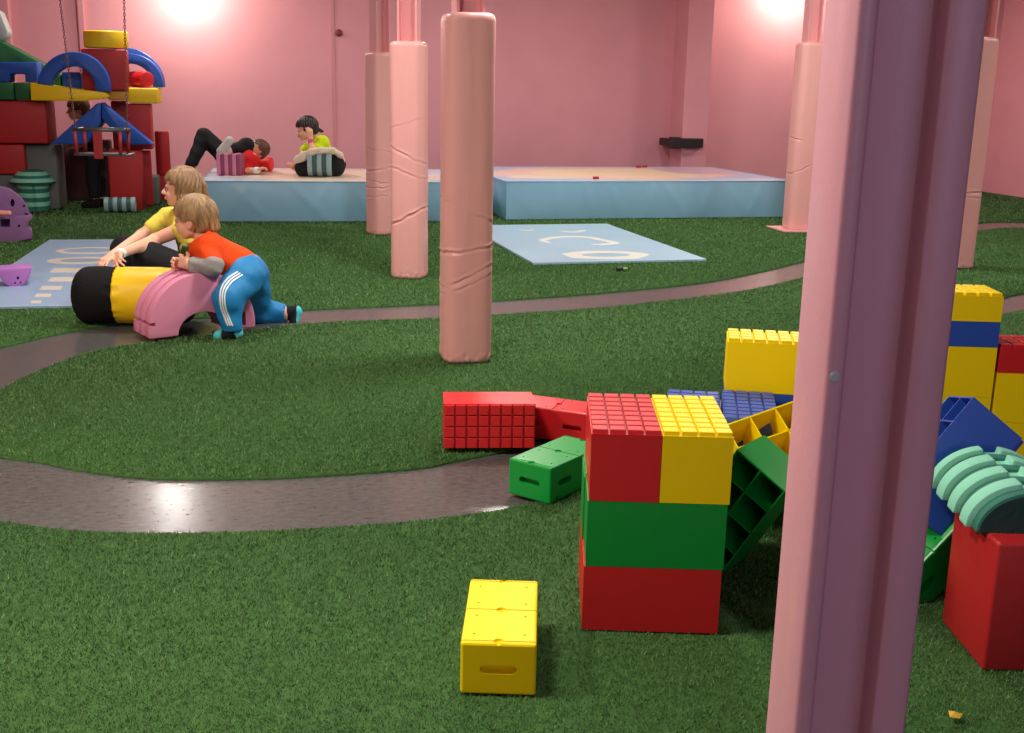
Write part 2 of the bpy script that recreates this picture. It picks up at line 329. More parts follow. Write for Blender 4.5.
# ------------------------------------------------------------------ crash mats and printed floor mats
def mat_print(name, base, blobs):
    """vinyl whose top carries printed ellipses: blobs = (cx, cy, rx, ry, rgb, soft)"""
    M = bpy.data.materials.new(name); M.use_nodes = True; N = M.node_tree.nodes; L = M.node_tree.links; b = N['Principled BSDF']
    b.inputs['Roughness'].default_value = .3; tc = N.new('ShaderNodeTexCoord'); nz = N.new('ShaderNodeTexNoise'); nz.inputs['Scale'].default_value = 1.6; L.new(tc.outputs['Object'], nz.inputs[0])
    mix0 = N.new('ShaderNodeMix'); mix0.data_type = 'VECTOR'; mix0.inputs[0].default_value = .28; L.new(tc.outputs['Object'], mix0.inputs[4]); L.new(nz.outputs['Color'], mix0.inputs[5])
    prev = N.new('ShaderNodeRGB').outputs[0]; prev.default_value = (*lin(base), 1)
    for cx, cy, rx, ry, rgb, soft in blobs:
        mp = N.new('ShaderNodeMapping'); mp.vector_type = 'TEXTURE'; mp.inputs['Location'].default_value = (cx*.72+.14, cy*.72+.14, 0); mp.inputs['Scale'].default_value = (rx*.72, ry*.72, 1000); L.new(mix0.outputs[1], mp.inputs[0])
        ln = N.new('ShaderNodeVectorMath'); ln.operation = 'LENGTH'; L.new(mp.outputs[0], ln.inputs[0])
        mr = N.new('ShaderNodeMapRange'); mr.inputs['From Min'].default_value = 1+soft; mr.inputs['From Max'].default_value = 1-soft; L.new(ln.outputs['Value'], mr.inputs[0])
        mx = N.new('ShaderNodeMix'); mx.data_type = 'RGBA'; L.new(mr.outputs[0], mx.inputs[0]); L.new(prev, mx.inputs[6]); mx.inputs[7].default_value = (*lin(rgb), 1); prev = mx.outputs[2]
    L.new(prev, b.inputs['Base Color']); return M
def crash_mat(pa, pb, D, h, seed, topm, label):           # front corners as seen on the floor
    A, B = at(*pa, .012), at(*pb, .012); W = float(np.linalg.norm(B-A))
    def fold(x, z):                                       # drape folds of the cover's skirt: slanting ridges
        s = 0
        for k in range(int(W/.28)):
            cx = (k+.5)*.28+.10*math.sin(k*2.7+seed); sl = .7*math.sin(k*2.9+seed*1.7)+.25; a = .007*(.3+.7*abs(math.sin(k*3.3+seed)))
            s += a*math.exp(-((x-cx-sl*(h-z))/(.03+.05*(h-z)))**2)
        return s
    root = empty('crash_mat', tuple(A), math.atan2(B[1]-A[1], B[0]-A[0]))
    V, Fc = [], []; nx, nz = int(W*38), 16
    def side(p0, p1, nn):
        b0 = len(V); n = Vector((p1[1]-p0[1], -(p1[0]-p0[0]), 0)).normalized(); Ln = math.hypot(p1[0]-p0[0], p1[1]-p0[1])
        for j in range(nz+1):
            for i in range(nn+1):
                u = i/nn; z = h*j/nz; x = p0[0]+(p1[0]-p0[0])*u; y = p0[1]+(p1[1]-p0[1])*u
                e = min(1, u*12, (1-u)*12); bulge = .018*math.sin(math.pi*min(1, z/h*1.02))+fold(u*Ln, z)*e*math.sin(math.pi*j/nz)**.5
                V.append((x+n.x*bulge*e, y+n.y*bulge*e, z))
        for j in range(nz):
            for i in range(nn): a = b0+j*(nn+1)+i; Fc.append((a, a+1, a+nn+2, a+nn+1))
    side((0, 0), (W, 0), nx); side((W, 0), (W, D), int(D*30)); side((W, D), (0, D), 40); side((0, D), (0, 0), int(D*30))
    link('skirt', (V, [], Fc), BLUEM, root, smooth=True)
    n2, m2 = 70, 50; V, Fc = [], []
    for j in range(m2+1):
        for i in range(n2+1):
            u, v = i/n2, j/m2; ed = min(1, min(u, 1-u, v, 1-v)*14)
            V.append((W*u, D*v, h+.014*ed+.006*mnoise.noise(Vector((u*5+seed, v*5, 1)))*ed))
    for j in range(m2):
        for i in range(n2): a = j*(n2+1)+i; Fc.append((a, a+1, a+n2+2, a+n2+1))
    link('top_cover', (V, [], Fc), topm, root, smooth=True)
    bm = bmesh.new(); c = [(0, 0, h), (W, 0, h), (W, D, h), (0, D, h)]
    for a, b in zip(c, c[1:]+c[:1]): join(bm, cyl_bm(a, b, .006, 10))
    link('seam_piping', bm, mat('piping', (144, 192, 218), .35), root, smooth=True)
    tag(root, label, 'crash mat', 'blue crash mats along the back wall'); return root
MH = .325
TOPL = mat_print('left_mat_print', (176, 200, 224), [(1.25, .55, 1.1, .62, (226, 206, 186), .1), (.9, 1.2, .5, .3, (214, 190, 186), .1), (1.9, .9, .4, .3, (196, 200, 222), .1)])
TOPR = mat_print('right_mat_print', (176, 192, 222), [(1.25, .8, 1.15, .75, (232, 200, 190), .08), (1.3, .75, .85, .55, (238, 218, 184), .1), (2.2, 1.1, .4, .5, (206, 178, 196), .15), (.45, .35, .3, .2, (232, 214, 190), .1)])
crash_mat((203, 221.5), (476, 221), 1.45, MH, 1.0, TOPL, 'left blue crash mat where the two children are sitting and lying')
crash_mat((506, 219.5), (791, 216.6), 1.75, MH, 4.0, TOPR, 'right blue crash mat, empty, next to the pilaster with the black bar')
for i, (px, py) in enumerate(((638.5, 167.3), (644.5, 167.0), (596, 178.5))):
    p = at(px, py, MH+.03); o = link('toy_scrap', cyl_bm((p[0]-.025, p[1], MH+.036), (p[0]+.025, p[1]+.01, MH+.036), .012, 10), RVIN, smooth=True)
    tag(o, ['tiny red scrap far back on the right crash mat, left of a pair', 'tiny red scrap far back on the right crash mat, right of a pair', 'tiny red scrap alone near the front edge of the right crash mat'][i], 'scrap', 'red scraps on the right crash mat')
FM = mat('printed_mat_vinyl', (164, 200, 222), .34, .5, .05, 20, .03, 3); FMD = mat('printed_mat_vinyl_blue', (146, 174, 204), .34, .5, .05, 20, .03, 3)
PRINT = mat('white_print', (226, 230, 222), .4); PRINTC = mat('cream_print', (206, 198, 184), .45)
def flat_ring(pts_out, pts_in, z0, z1):
    bm = bmesh.new(); n = len(pts_out)
    o1 = [bm.verts.new((*p, z1)) for p in pts_out]; i1 = [bm.verts.new((*p, z1)) for p in pts_in] if pts_in else None
    o0 = [bm.verts.new((*p, z0)) for p in pts_out]
    for k in range(n):
        k2 = (k+1) % n; bm.faces.new((o0[k], o0[k2], o1[k2], o1[k]))
        if i1: bm.faces.new((o1[k], o1[k2], i1[k2], i1[k]))
    if not i1: bm.faces.new(o1)
    return bm
def pr_obj(name, bm, M, mat_o):
    bm.transform(mat_o.matrix_world.inverted()); return link(name, bm, M, mat_o)
def ell(c, rx, ry, n=36, wob=0, a0=0, a1=2*math.pi): return [(c[0]+rx*(1+wob*math.sin(5*t+1))*math.cos(t), c[1]+ry*(1+wob*math.sin(4*t))*math.sin(t)) for t in [a0+(a1-a0)*i/n for i in range(n)]]
def strip2d(pts, w):                                       # flat band along a polyline
    P = spline(pts, 5); L_, R_ = [], []
    for i, p in enumerate(P):
        d = (P[min(i+1, len(P)-1)]-P[max(i-1, 0)]); d = d/np.linalg.norm(d); n = np.array([-d[1], d[0]])
        k = w*min(1, .35+4*min(i, len(P)-1-i)/len(P)); L_.append(tuple(p+n*k)); R_.append(tuple(p-n*k))
    return L_+R_[::-1]
def floor_mat_obj(A, B, W, D, m, label):
    A, B = at(*A, .026), at(*B, .026); rz = math.atan2(B[1]-A[1], B[0]-A[0])
    o = link('printed_floor_mat', box_bm(0, W, 0, D, .009, .026, .003), m); o.location = (A[0], A[1], 0); o.rotation_euler.z = rz; bpy.context.view_layer.update(); tag(o, label, 'floor mat'); return o
ZP = .0255
fm = floor_mat_obj((533, 262.5), (704, 259), 1.22, 2.02, FM, 'light blue floor mat with white ring and cloud prints, beside the nearest padded column')
c = at(606, 255, .026); pr_obj('printed_ring', flat_ring(ell(c, .30, .20, wob=.05), ell(c, .17, .085), ZP, ZP+.0012), PRINT, fm)
pr_obj('printed_curve', flat_ring(strip2d([at(540+dx, 241+dy, .026)[:2] for dx, dy in ((10, 2), (3, -1), (20, -4), (45, -4), (62, -1), (75, 2), (60, 3.5), (52, 3))], .035), None, ZP, ZP+.0012), PRINT, fm)
pr_obj('printed_stroke', flat_ring(strip2d([at(px, py, .026)[:2] for px, py in ((560, 231), (575, 232), (585, 230))], .03), None, ZP, ZP+.0012), PRINT, fm)
pr_obj('printed_stroke', flat_ring(strip2d([at(px, py, .026)[:2] for px, py in ((520, 229.5), (527, 230.5), (533, 229))], .025), None, ZP, ZP+.0012), PRINT, fm)
fm = floor_mat_obj((-54, 307), (75, 305), 1.2, 2.5, FMD, 'dusty blue floor mat with cream stepping prints, by the black and yellow roll')
c = at(90, 250.5, .026); pr_obj('printed_ring', flat_ring(ell(c, .21, .16), ell(c, .165, .10), ZP, ZP+.0012), PRINTC, fm)
c = at(81, 260.5, .026); pr_obj('printed_ring', flat_ring(ell(c, .20, .15), ell(c, .12, .07), ZP, ZP+.0012), PRINTC, fm)
for (px, py, hw, hh) in ((66, 270.5, 17, 2.2), (64, 279.5, 17, 2.2), (51, 288, 12, 2), (43, 295.5, 9, 1.8), (36, 302, 6, 1.4)):
    q = [at(px+hw*s, py+t*hh, .026)[:2] for s, t in ((-1, .9), (-.7, -1), (1, -1), (.8, .9))]
    pr_obj('printed_bar', flat_ring([tuple(v) for v in q], None, ZP, ZP+.0012), PRINTC, fm)

# ------------------------------------------------------------------ big toy bricks
BL, BW, HB = .288, .144, .1455
def brick_protos():
    P = {}
    def make(h, half):
        body = bmesh.new(); t = .004
        # walls and top as five thin plates, open below
        for b in ((-BL/2, BL/2, -BW/2, BW/2, h-t, h), (-BL/2, BL/2, -BW/2, -BW/2+t, 0, h-t), (-BL/2, BL/2, BW/2-t, BW/2, 0, h-t), (-BL/2, -BL/2+t, -BW/2+t, BW/2-t, 0, h-t), (BL/2-t, BL/2, -BW/2+t, BW/2-t, 0, h-t)):
            join(body, box_bm(*b))
        bmesh.ops.remove_doubles(body, verts=body.verts, dist=1e-5)
        lat = bmesh.new()
        join(lat, box_bm(-BL/2+t, BL/2-t, -.0018, .0018, .001, h-t))
        for k in (-1, 0, 1): join(lat, box_bm(k*BL/4-.0018, k*BL/4+.0018, -BW/2+t, BW/2-t, .001, h-t))
        st = bmesh.new(); p = BL/8
        for i in range(8):
            for j in range(4):
                cx, cy = -BL/2+p*(i+.5), -BW/2+p*(j+.5); hw = p/2-.0022
                join(st, prism_bm([(cx-hw, h-.0005), (cx+hw, h-.0005), (cx+hw-.001, h+.0095), (cx-hw+.001, h+.0095)], cy-hw, cy+hw, .0012, 1))
        out = []
        for bm, n in ((body, 'brick_shell'), (lat, 'cell_lattice'), (st, 'stud_plate')):
            bmesh.ops.recalc_face_normals(bm, faces=bm.faces); me = bpy.data.meshes.new(n); bm.to_mesh(me); bm.free(); out.append(me)
        return out
    return {'full': make(HB-.001, 0), 'half': make(HB/2-.001, 1)}
PROTO = brick_protos(); MESHC = {}
def brick(M, c, label, colname, kind='full', group='big plastic toy bricks'):
    """M: material; c: 4x4 placing the brick's own frame (origin centre of its underside)"""
    def md(k):
        key = (kind, k, M.name)
        if key not in MESHC:
            me = PROTO[kind][k].copy(); me.materials.append(M); MESHC[key] = me
        return MESHC[key]
    o = bpy.data.objects.new('toy_brick', md(0)); COL.objects.link(o); o.matrix_world = c
    for k, n in ((1, 'cell_lattice'), (2, 'stud_plate')):
        q = bpy.data.objects.new(n, md(k)); COL.objects.link(q); q.parent = o
    tag(o, label, 'toy brick', group); return o
def up_m(x, y, z, rz): return Matrix.Translation((x, y, z)) @ Matrix.Rotation(rz, 4, 'Z')
def frame(o, ax, ay, az):
    m = Matrix.Identity(4)
    for i in range(3): m[i][0], m[i][1], m[i][2], m[i][3] = ax[i], ay[i], az[i], o[i]
    return m
# near stack of six
A = at(581.5, 629.5)*1; B = at(717.5, 634); u = (B-A)/np.linalg.norm(B-A); v = np.array([-u[1], u[0], 0]); ang = math.atan2(u[1], u[0])
O = (A+B)/2 - u*.144; zs = .012
def stk(a, b, z): p = O+u*a+v*b; return (p[0], p[1], z)
brick(RED, up_m(*stk(.144, .073, zs), ang), 'red brick at the bottom front of the near brick stack', 'red')
brick(RED, up_m(*stk(.144, .2185, zs), ang), 'red brick at the bottom back of the near brick stack, behind the front one', 'red')
brick(GRN, up_m(*stk(.147, .073, zs+HB), ang), 'green brick in the middle of the near brick stack, front one', 'green')
brick(GRN, up_m(*stk(.144, .2185, zs+HB), ang), 'green brick in the middle of the near brick stack, hidden behind the front one', 'green')
brick(RED, up_m(*stk(.0775, .145, zs+2*HB), ang+math.pi/2), 'red brick on top of the near brick stack, left of the yellow one', 'red')
brick(YEL, up_m(*stk(.2225, .145, zs+2*HB), ang+math.pi/2), 'yellow brick on top of the near brick stack, right of the red one', 'yellow')
# red brick on its side by the path: studs towards the camera
A = at(445, 453); B = at(533.5, 452.5); u = (B-A)/np.linalg.norm(B-A); v = np.array([-u[1], u[0], 0]); mid = (A+B)/2
brick(RED, frame(mid+v*.16+np.array([0, 0, .008+.075]), u, np.array([0, 0, -1.]), -v) @ Matrix.Identity(4), 'red brick lying on its side at the path edge, its square studs facing forward', 'red')
# blue studded bricks behind the stack, on green ones
def quad(p0, p1, p2): return np.array(p0), np.array(p1), np.array(p2)
b2l, b2r = at(721, 387, .312), at(772, 390, .312); u2 = (b2r-b2l); u2[2] = 0; u2 /= np.linalg.norm(u2); v2 = np.array([-u2[1], u2[0], 0]); a2 = math.atan2(u2[1], u2[0])
ctr = b2l+u2*.075-v2*.15
brick(GRN, up_m(ctr[0], ctr[1], .008, a2+math.pi/2), 'green brick on the turf under the right blue studded brick behind the stack', 'green')
brick(BLU, up_m(ctr[0], ctr[1], .008+HB, a2+math.pi/2), 'blue studded brick behind the near stack, in front of the standing yellow brick', 'blue')
b1l = at(666, 386.5, .312); c1 = b1l+u2*.078-v2*.15
brick(GRN, up_m(c1[0], c1[1], .008, a2+math.pi/2), 'green brick on the turf under the left blue studded brick behind the stack', 'green')
brick(BLU, up_m(c1[0], c1[1], .008+HB, a2+math.pi/2), 'blue studded brick peeping over the near stack, left of the other blue studded one', 'blue')
# yellow brick behind
yb = b2l+v2*.082+u2*.155
brick(GRN, up_m(yb[0], yb[1], .008, a2), 'green brick on the turf at the foot of the yellow brick left of the beam', 'green')
brick(BLU, up_m(yb[0], yb[1], .008+HB, a2), 'blue brick right under the yellow brick left of the beam', 'blue')
brick(YEL, up_m(yb[0], yb[1], .008+2*HB, a2), 'yellow studded brick standing high left of the steel beam, on blue', 'yellow')
# wall of bricks right of the beam
cr = at(1007, 294, .598); ur = np.array([math.cos(-.26), math.sin(-.26), 0]); vr = np.array([-ur[1], ur[0], 0]); ar = -.26
base = np.array([cr[0], cr[1], 0])-ur*.15+vr*.075
zt = .008+4*HB
for (dz, hk, M, lb) in ((-HB/2, 'half', YEL, 'flat yellow brick topping the brick wall right of the beam'), (-HB, 'half', BLU, 'flat blue brick under the topmost yellow one right of the beam'),
                        (-2*HB, 'full', YEL, 'large yellow brick under the flat blue one right of the beam'), (-3*HB, 'full', YEL, 'yellow brick low in the wall right of the beam, behind the tilted blue brick'), (-4*HB, 'full', RED, 'red brick at the foot of the brick wall right of the beam')):
    brick(M, up_m(base[0], base[1], max(.008, zt+dz), ar), lb, '', hk)
b3 = base+ur*.297-vr*0
zr = at(1000, 340, .45); 
for (z0, hk, M, lb) in ((.008+2.5*HB, 'half', RED, 'flat red brick at the right picture edge, next to the tall yellow bricks'), (.008+1.5*HB, 'full', YEL, 'yellow brick under the flat red one at the right picture edge'),
                        (.008+.5*HB, 'full', YEL, 'lower yellow brick beneath the flat red one at the right picture edge'), (.008, 'half', BLU, 'flat blue brick on the turf beneath the yellow ones at the right picture edge')):
    brick(M, up_m(b3[0], b3[1], z0, ar), lb, '', hk)
# tilted bricks, open cells showing.  axes in camera terms (right, up, toward the eye)
def camv(a): return RT*a[0]+UP*a[1]-FWD*a[2]
def tilted(M, anchor, a_long, b_short, c_h, corner, label, kind='full'):
    """anchor world point = a corner of the open underside; corner=(sa,sb) which corner it is; c_h points from the open side to the studs"""
    a, b, c = [camv(np.array(k)/np.linalg.norm(k)) for k in (a_long, b_short, c_h)]
    if np.dot(np.cross(a, b), c) < 0: b = -b; corner = (corner[0], -corner[1])
    o = np.array(anchor)-a*corner[0]*BL/2-b*corner[1]*BW/2
    return brick(M, frame(o, a, b, c), label, '', kind)
tilted(GRN, cw(737, 449, 2.60), (-.418, -.753, -.497), (.68, -.634, .38), (.6, .171, -.777), (-1, -1), 'green brick tipped on its corner against the near stack, hollow cells showing')
ay = np.array((.93, .30, -.2)); ay /= np.linalg.norm(ay); cy = np.array((-.10, -.60, -.80)); cy -= ay*np.dot(ay, cy); cy /= np.linalg.norm(cy); by = np.cross(ay, cy)
if by[1] > 0: by = -by
tilted(YEL, cw(724, 425, 2.84), ay, by, cy, (-1, -1), 'yellow brick tipped over left of the beam, hollow cells showing')
# blue one
ch_ = np.array((.76, -.65, 0.)); ch_ /= np.linalg.norm(ch_); bs = np.array((-.25, .2, -.95)); bs -= ch_*np.dot(ch_, bs); bs /= np.linalg.norm(bs); al = np.cross(ch_, bs)
if al[0] > 0: al = -al                       # short axis away from the eye
tilted(BLU, cw(974, 397, 2.56), al, bs, ch_, (-1, -1), 'blue brick tilted on its edge right of the beam, leaning on the yellow wall')
# ------------------------------------------------------------------ hollow box blocks with handle slots
XW, XL_, XH = .143, .285, .106
def box_proto():
    o = link('box_block', box_bm(-XW/2, XW/2, -XL_/2, XL_/2, 0, XH, .005), YEL); C = []
    for s in (-1, 1):                         # end slots
        C.append(prism_bm(arcpts(.026, .052, .009, -math.pi/2, math.pi/2, 8)+arcpts(-.026, .052, .009, math.pi/2, 1.5*math.pi, 8), s*XL_/2-.028, s*XL_/2+.02))
        for q in (-1, 1):                     # long-side slots
            bm = prism_bm(arcpts(.024, .052, .009, -math.pi/2, math.pi/2, 8)+arcpts(-.024, .052, .009, math.pi/2, 1.5*math.pi, 8), -.024, .024)
            bm.transform(Matrix.Translation((s*XW/2, q*XL_/4, 0)) @ Matrix.Rotation(math.pi/2, 4, 'Z')); C.append(bm)
        for q in (-1, 1): C.append(box_bm(s*XW/2-.006, s*XW/2+.006, q*.108-.008, q*.108+.008, -.01, .016))
    for y in (-.132, 0, .132):                # grooves between the lid plates
        C.append(box_bm(-.1, .1, y-.0016, y+.0016, XH-.006, XH+.01))
        C.append(cyl_bm((0, y, XH-.005), (0, y, XH+.01), .010, 20))
    for y in (-.105, -.028, .028, .105):
        for x in (-.048, .048): C.append(cyl_bm((x, y, XH-.006), (x, y, XH+.01), .0028, 10))
    carve(o, C); return o
bx0 = box_proto()
def box_block(o, M, loc, rot, label):
    if o is None: o = bx0.copy(); o.data = bx0.data.copy(); COL.objects.link(o)
    o.data.materials.clear(); o.data.materials.append(M); o.matrix_world = Matrix.Translation(loc) @ rot; tag(o, label, 'box block', 'hollow box blocks with handle slots')
    for p in o.data.polygons: p.material_index = 0
    return o
def put_box(o, pa, pb, z, M, label):           # pa, pb: floor points of the near end's two corners
    A, B = at(*pa, z), at(*pb, z); u = (B-A)/np.linalg.norm(B-A); v = np.array([-u[1], u[0], 0]); p = (A+B)/2+v*XL_/2
    return box_block(o, M, (p[0], p[1], z), Matrix.Rotation(math.atan2(u[1], u[0]), 4, 'Z'), label)
put_box(bx0, (460, 693.5), (535.5, 696), .012, YEL, 'yellow box block alone on the turf in the foreground, handle slot facing forward')
put_box(None, (508, 493.5), (550, 505), .010, GRN, 'green box block with handle slots lying on the grey path left of the stack')
A, B = at(540, 440), at(589, 447)            # red one: long side to the camera
u = (B-A)/np.linalg.norm(B-A); v = np.array([-u[1], u[0], 0]); p = A+u*.03+v*(XW/2+.02)
box_block(None, RED, (p[0], p[1], .009), Matrix.Rotation(math.atan2(u[1], u[0])+math.pi/2, 4, 'Z'), 'red box block with a handle slot behind the side-lying red brick')
g = cw(925, 551, 2.63); az = np.array((-.63, .60, .40)); az /= np.linalg.norm(az); ayy = np.array((-.68, -.73, 0.)); ayy -= az*np.dot(ayy, az); ayy /= np.linalg.norm(ayy); ax = np.cross(ayy, az)
o_ = frame(g, camv(ax), camv(ayy), camv(az))
box_block(None, GRN, (0, 0, 0), Matrix.Identity(4), 'green box block tipped up right of the beam, between beam and red foam cube').matrix_world = o_ @ Matrix.Translation((0, 0, -.053))

# ------------------------------------------------------------------ foam shapes near by
def foam_block(x0, x1, y0, y1, z0, z1, M, label, rz=0, name='foam_block', group=None, bev=.012):
    cx, cy = (x0+x1)/2, (y0+y1)/2; o = link(name, box_bm(x0-cx, x1-cx, y0-cy, y1-cy, 0, z1-z0, bev, 3), M, autos=40); o.location = (cx, cy, z0); o.rotation_euler.z = rz
    tag(o, label, 'foam block', group); return o
A, B = at(982, 671, .009), at(941, 621, .009); u = (B-A)/np.linalg.norm(B-A); v = np.array([u[1], -u[0], 0]); LS = np.linalg.norm(B-A)
p = A+u*LS/2+v*.2
cube = link('foam_cube', box_bm(-.2, .2, -LS/2, LS/2, 0, .275, .007, 3), RVIN, autos=40); cube.location = (p[0], p[1], .009); cube.rotation_euler.z = math.atan2(v[1], v[0])
link('seam', box_bm(-.2005, -.1985, -LS/2+.01, LS/2-.01, .262, .2635), mat('red_seam', (150, 22, 24), .6), cube)
tag(cube, 'large red vinyl foam cube at the right edge, under the mint half cylinder', 'foam cube')
# mint half cylinder with ridges
p0, p1 = at(970, 531, .285), at(936, 493, .285); ax = (p1-p0); DL = np.linalg.norm(ax); ax /= DL; sd = np.array([ax[1], -ax[0], 0]); R = .122; DL = .29
mint = empty('striped_half_cylinder', tuple(p0+sd*R)); fr = frame(p0+sd*R+np.array([0, 0, -.003]), sd, ax, zz); mint.matrix_world = fr
pos = 0
segs = [(R-.012, .028, MINTD), (R, .042, MINT), (R-.012, .034, MINTD), (R, .042, MINT), (R-.012, .034, MINTD), (R, .042, MINT), (R-.012, .03, MINTD), (R, .03, MINT)]
for r, t, M in segs:
    prof = arcpts(0, 0, r, 0, math.pi, 40, r*.80)
    if M is MINT: prof = [q for q in prof if not (-.016 < q[0]-.0 < .016)]; k = next(i for i, q in enumerate(prof) if q[0] < 0); prof[k:k] = [(.016, r*.8-.016), (-.016, r*.8-.016)]
    link('mint_layer' if M is MINT else 'teal_layer', prism_bm(prof, pos, pos+t-.0004, .003), M, mint, autos=40); pos += t
link('end_face', prism_bm(arcpts(0, .001, R-.016, 0, math.pi, 40, R*.8-.016), -.004, 0, .001), TEALD, mint)
tag(mint, 'mint and teal ridged foam half cylinder lying on top of the red foam cube', 'foam half cylinder')
# pink arch of three layers
A, B = at(150, 341.5), at(256, 329); u = (B-A)/np.linalg.norm(B-A); v = np.array([-u[1], u[0], 0]); WA = np.linalg.norm(B-A); mid = (A+B)/2
HA = .275
def arch_poly(w, h, ri, rih, foot=.03):
    o = [(-w/2, 0), (-w/2, foot)]+[(-w/2*math.cos(t), foot+(h-foot)*math.sin(t)) for t in np.linspace(.03, math.pi-.03, 40)]+[(w/2, foot), (w/2, 0)]
    i = [(ri*math.cos(t), rih*math.sin(t)) for t in np.linspace(0, math.pi, 28)]
    return o+i
arch = empty('foam_arch'); arch.matrix_world = frame(mid+np.array([0, 0, .009]), u, v, zz)
for k in range(3):
    y0 = .002+k*.076
    l = link('arch_layer', prism_bm(arch_poly(WA, HA, WA*.235, HA*.35), y0, y0+.056, .006, 2), PINKF, arch, autos=40)
    C = [box_bm(WA/2-.07, WA/2-.048, y0-.01, y0+.08, .012, .075), cyl_bm((WA/2-.05, y0-.01, .135), (WA/2-.05, y0+.08, .135), .008, 16), box_bm(-WA/2-.01, -WA/2+.03, y0-.01, y0+.08, .055, .072)]
    carve(l, C)
    if k < 2: link('arch_spacer', prism_bm(arch_poly(WA-.07, HA-.038, WA*.235+.016, HA*.34+.016), y0+.055, y0+.077), PINKD, arch, autos=40)
tag(arch, 'pink layered foam arch under the toddler in orange', 'foam arch')
# black and yellow roll
ra = at(93, 316); rb = at(215, 316); RR = .134
d = np.array([math.cos(.12), -math.sin(.12), 0]); st = at(72.5, 295, RR+.01); st[2] = RR+.01; roll = empty('striped_roll'); roll.matrix_world = frame(st, d, np.array([-d[1], d[0], 0]), zz)
def roll_seg(x0, x1, cap0, cap1, M, name, amp=.004):
    V, Fc, n, k = [], [], 64, 26
    for j in range(k+1):
        t = j/k; x = x0+(x1-x0)*t; r = RR
        if cap0: q = min(1, (x-x0)/.085); r = RR*math.sqrt(max(.0004, 1-(1-q)**2.4))
        if cap1: q = min(1, (x1-x)/.085); r = min(r, RR*math.sqrt(max(.0004, 1-(1-q)**2.4)))
        e = math.exp(-((x-x0)/.03)**2)*(not cap0)+math.exp(-((x-x1)/.03)**2)*(not cap1)
        for i in range(n):
            a = 2*math.pi*i/n; rr = r*(1-.05*e)+(.005*e)*math.sin(a*19+3*math.sin(a*3))+amp*mnoise.noise(Vector((x*6, math.cos(a)*1.5, math.sin(a)*1.5)))
            V.append((x, rr*math.cos(a), max(-RR+.002, rr*math.sin(a))))
    for j in range(k):
        for i in range(n): Fc.append((j*n+i, j*n+(i+1) % n, (j+1)*n+(i+1) % n, (j+1)*n+i))
    Fc.append(tuple(range(n))[::-1]); Fc.append(tuple(k*n+i for i in range(n)))
    link(name, (V, [], Fc), M, roll, smooth=True)
roll_seg(0, .205, True, False, BLKF, 'black_section'); roll_seg(.205, .46, False, False, YVIN, 'yellow_section'); roll_seg(.46, .58, False, True, BLKF, 'black_section')
tag(roll, 'soft black and yellow striped roll on the floor behind the pink arch', 'foam roll')
# little things lying about
p = at(954, 719.5); link_ = link('paper_scrap', ([(p[0]-0.0135, p[1]-0.0060, .022), (p[0]+0.0030, p[1]-0.0120, .021), (p[0]+0.0150, p[1]-0.0030, .024), (p[0]+0.0060, p[1]+0.0105, .022), (p[0]-0.0075, p[1]+0.0090, .026), (p[0], p[1], .028)], [], [(0, 1, 5), (1, 2, 5), (2, 3, 5), (3, 4, 5), (4, 0, 5)]), SCRAP)
md = link_.modifiers.new('s', 'SOLIDIFY'); md.thickness = .0015
tag(link_, 'tiny crumpled yellow scrap on the turf at the bottom right', 'scrap')
p = at(621, 271); o = link('toy_figure', cyl_bm((-.03, 0, .026), (.012, .01, .026), .014, 14, bev=.005), mat('toy_dark', (40, 60, 60), .5), smooth=True); o.location = (p[0], p[1], 0)
link('toy_tip', cyl_bm((.014, .01, .024), (.045, .02, .022), .010, 12, bev=.004), mat('toy_green', (120, 170, 70), .5), o, smooth=True)
tag(o, 'tiny dark and green toy lying on turf in front of the light blue floor mat', 'toy')

# ------------------------------------------------------------------ soft-play tower at the back left
TG = 'foam shapes of the play tower'
TY = at(130, 210.5)[1]-10.35
def fx(p, y): return aty(p[0], p[1], y+TY)
def blk(px0, py0, px1, py1, y, d, M, label, z0=None, bev=.014):
    a = fx((px0, (py0+py1)/2), y); b = fx((px1, (py0+py1)/2), y); zt = fx(((px0+px1)/2, py0), y)[2]; zb = fx(((px0+px1)/2, py1), y)[2] if z0 is None else z0
    return foam_block(a[0], b[0], y+TY, y+TY+d, zb, zt, M, label, group=TG, bev=bev)
def poly_px(pts, y): return [(fx(p, y)[0], fx(p, y)[2]) for p in pts]
def shape(name, pts, y, d, M, label, cat='foam shape', bev=.012, holes=()):
    o = link(name, prism_bm(poly_px(pts, y), y+TY, y+TY+d, bev, 2, [poly_px(h, y) for h in holes]), M, autos=40); tag(o, label, cat, TG); return o
T0 = .012
blk(109, 150, 141, 210, 10.35, .33, RVIN, 'dark red foam block on the turf under the right foot of the blue gable', T0)
blk(128, 104, 151, 149.5, 10.46, .24, RVIN, 'red foam block under the yellow slab, behind the right slope of the blue gable')
blk(130, 150.2, 152, 205, 10.7, .05, RVIN, 'thin red foam slab behind the dark red floor block', T0)
blk(144, 177, 158, 208, 10.82, .3, GREYV, 'small grey foam block on the turf right of the dark red floor block', T0)
blk(157, 176, 170, 206, 11.16, .14, RVIN, 'narrow red foam block under the upright red roll by the wall', T0)
a = fx((164, 176), 11.23); b = fx((164, 131), 11.23)
o = link('foam_roll', cyl_bm((a[0], 11.23+TY, a[2]+.002), (a[0], 11.23+TY, b[2]), .066, 32, bev=.015), RVIN, smooth=True); tag(o, 'upright red foam roll standing against the pink wall beside the tower', 'foam roll', TG)
blk(128, 88, 158, 103.3, 10.42, .42, YVIN, 'yellow foam slab on the right red block, carrying the lying red roll')
e1 = fx((147, 80), 10.45); e0 = fx((129, 81), 10.8)
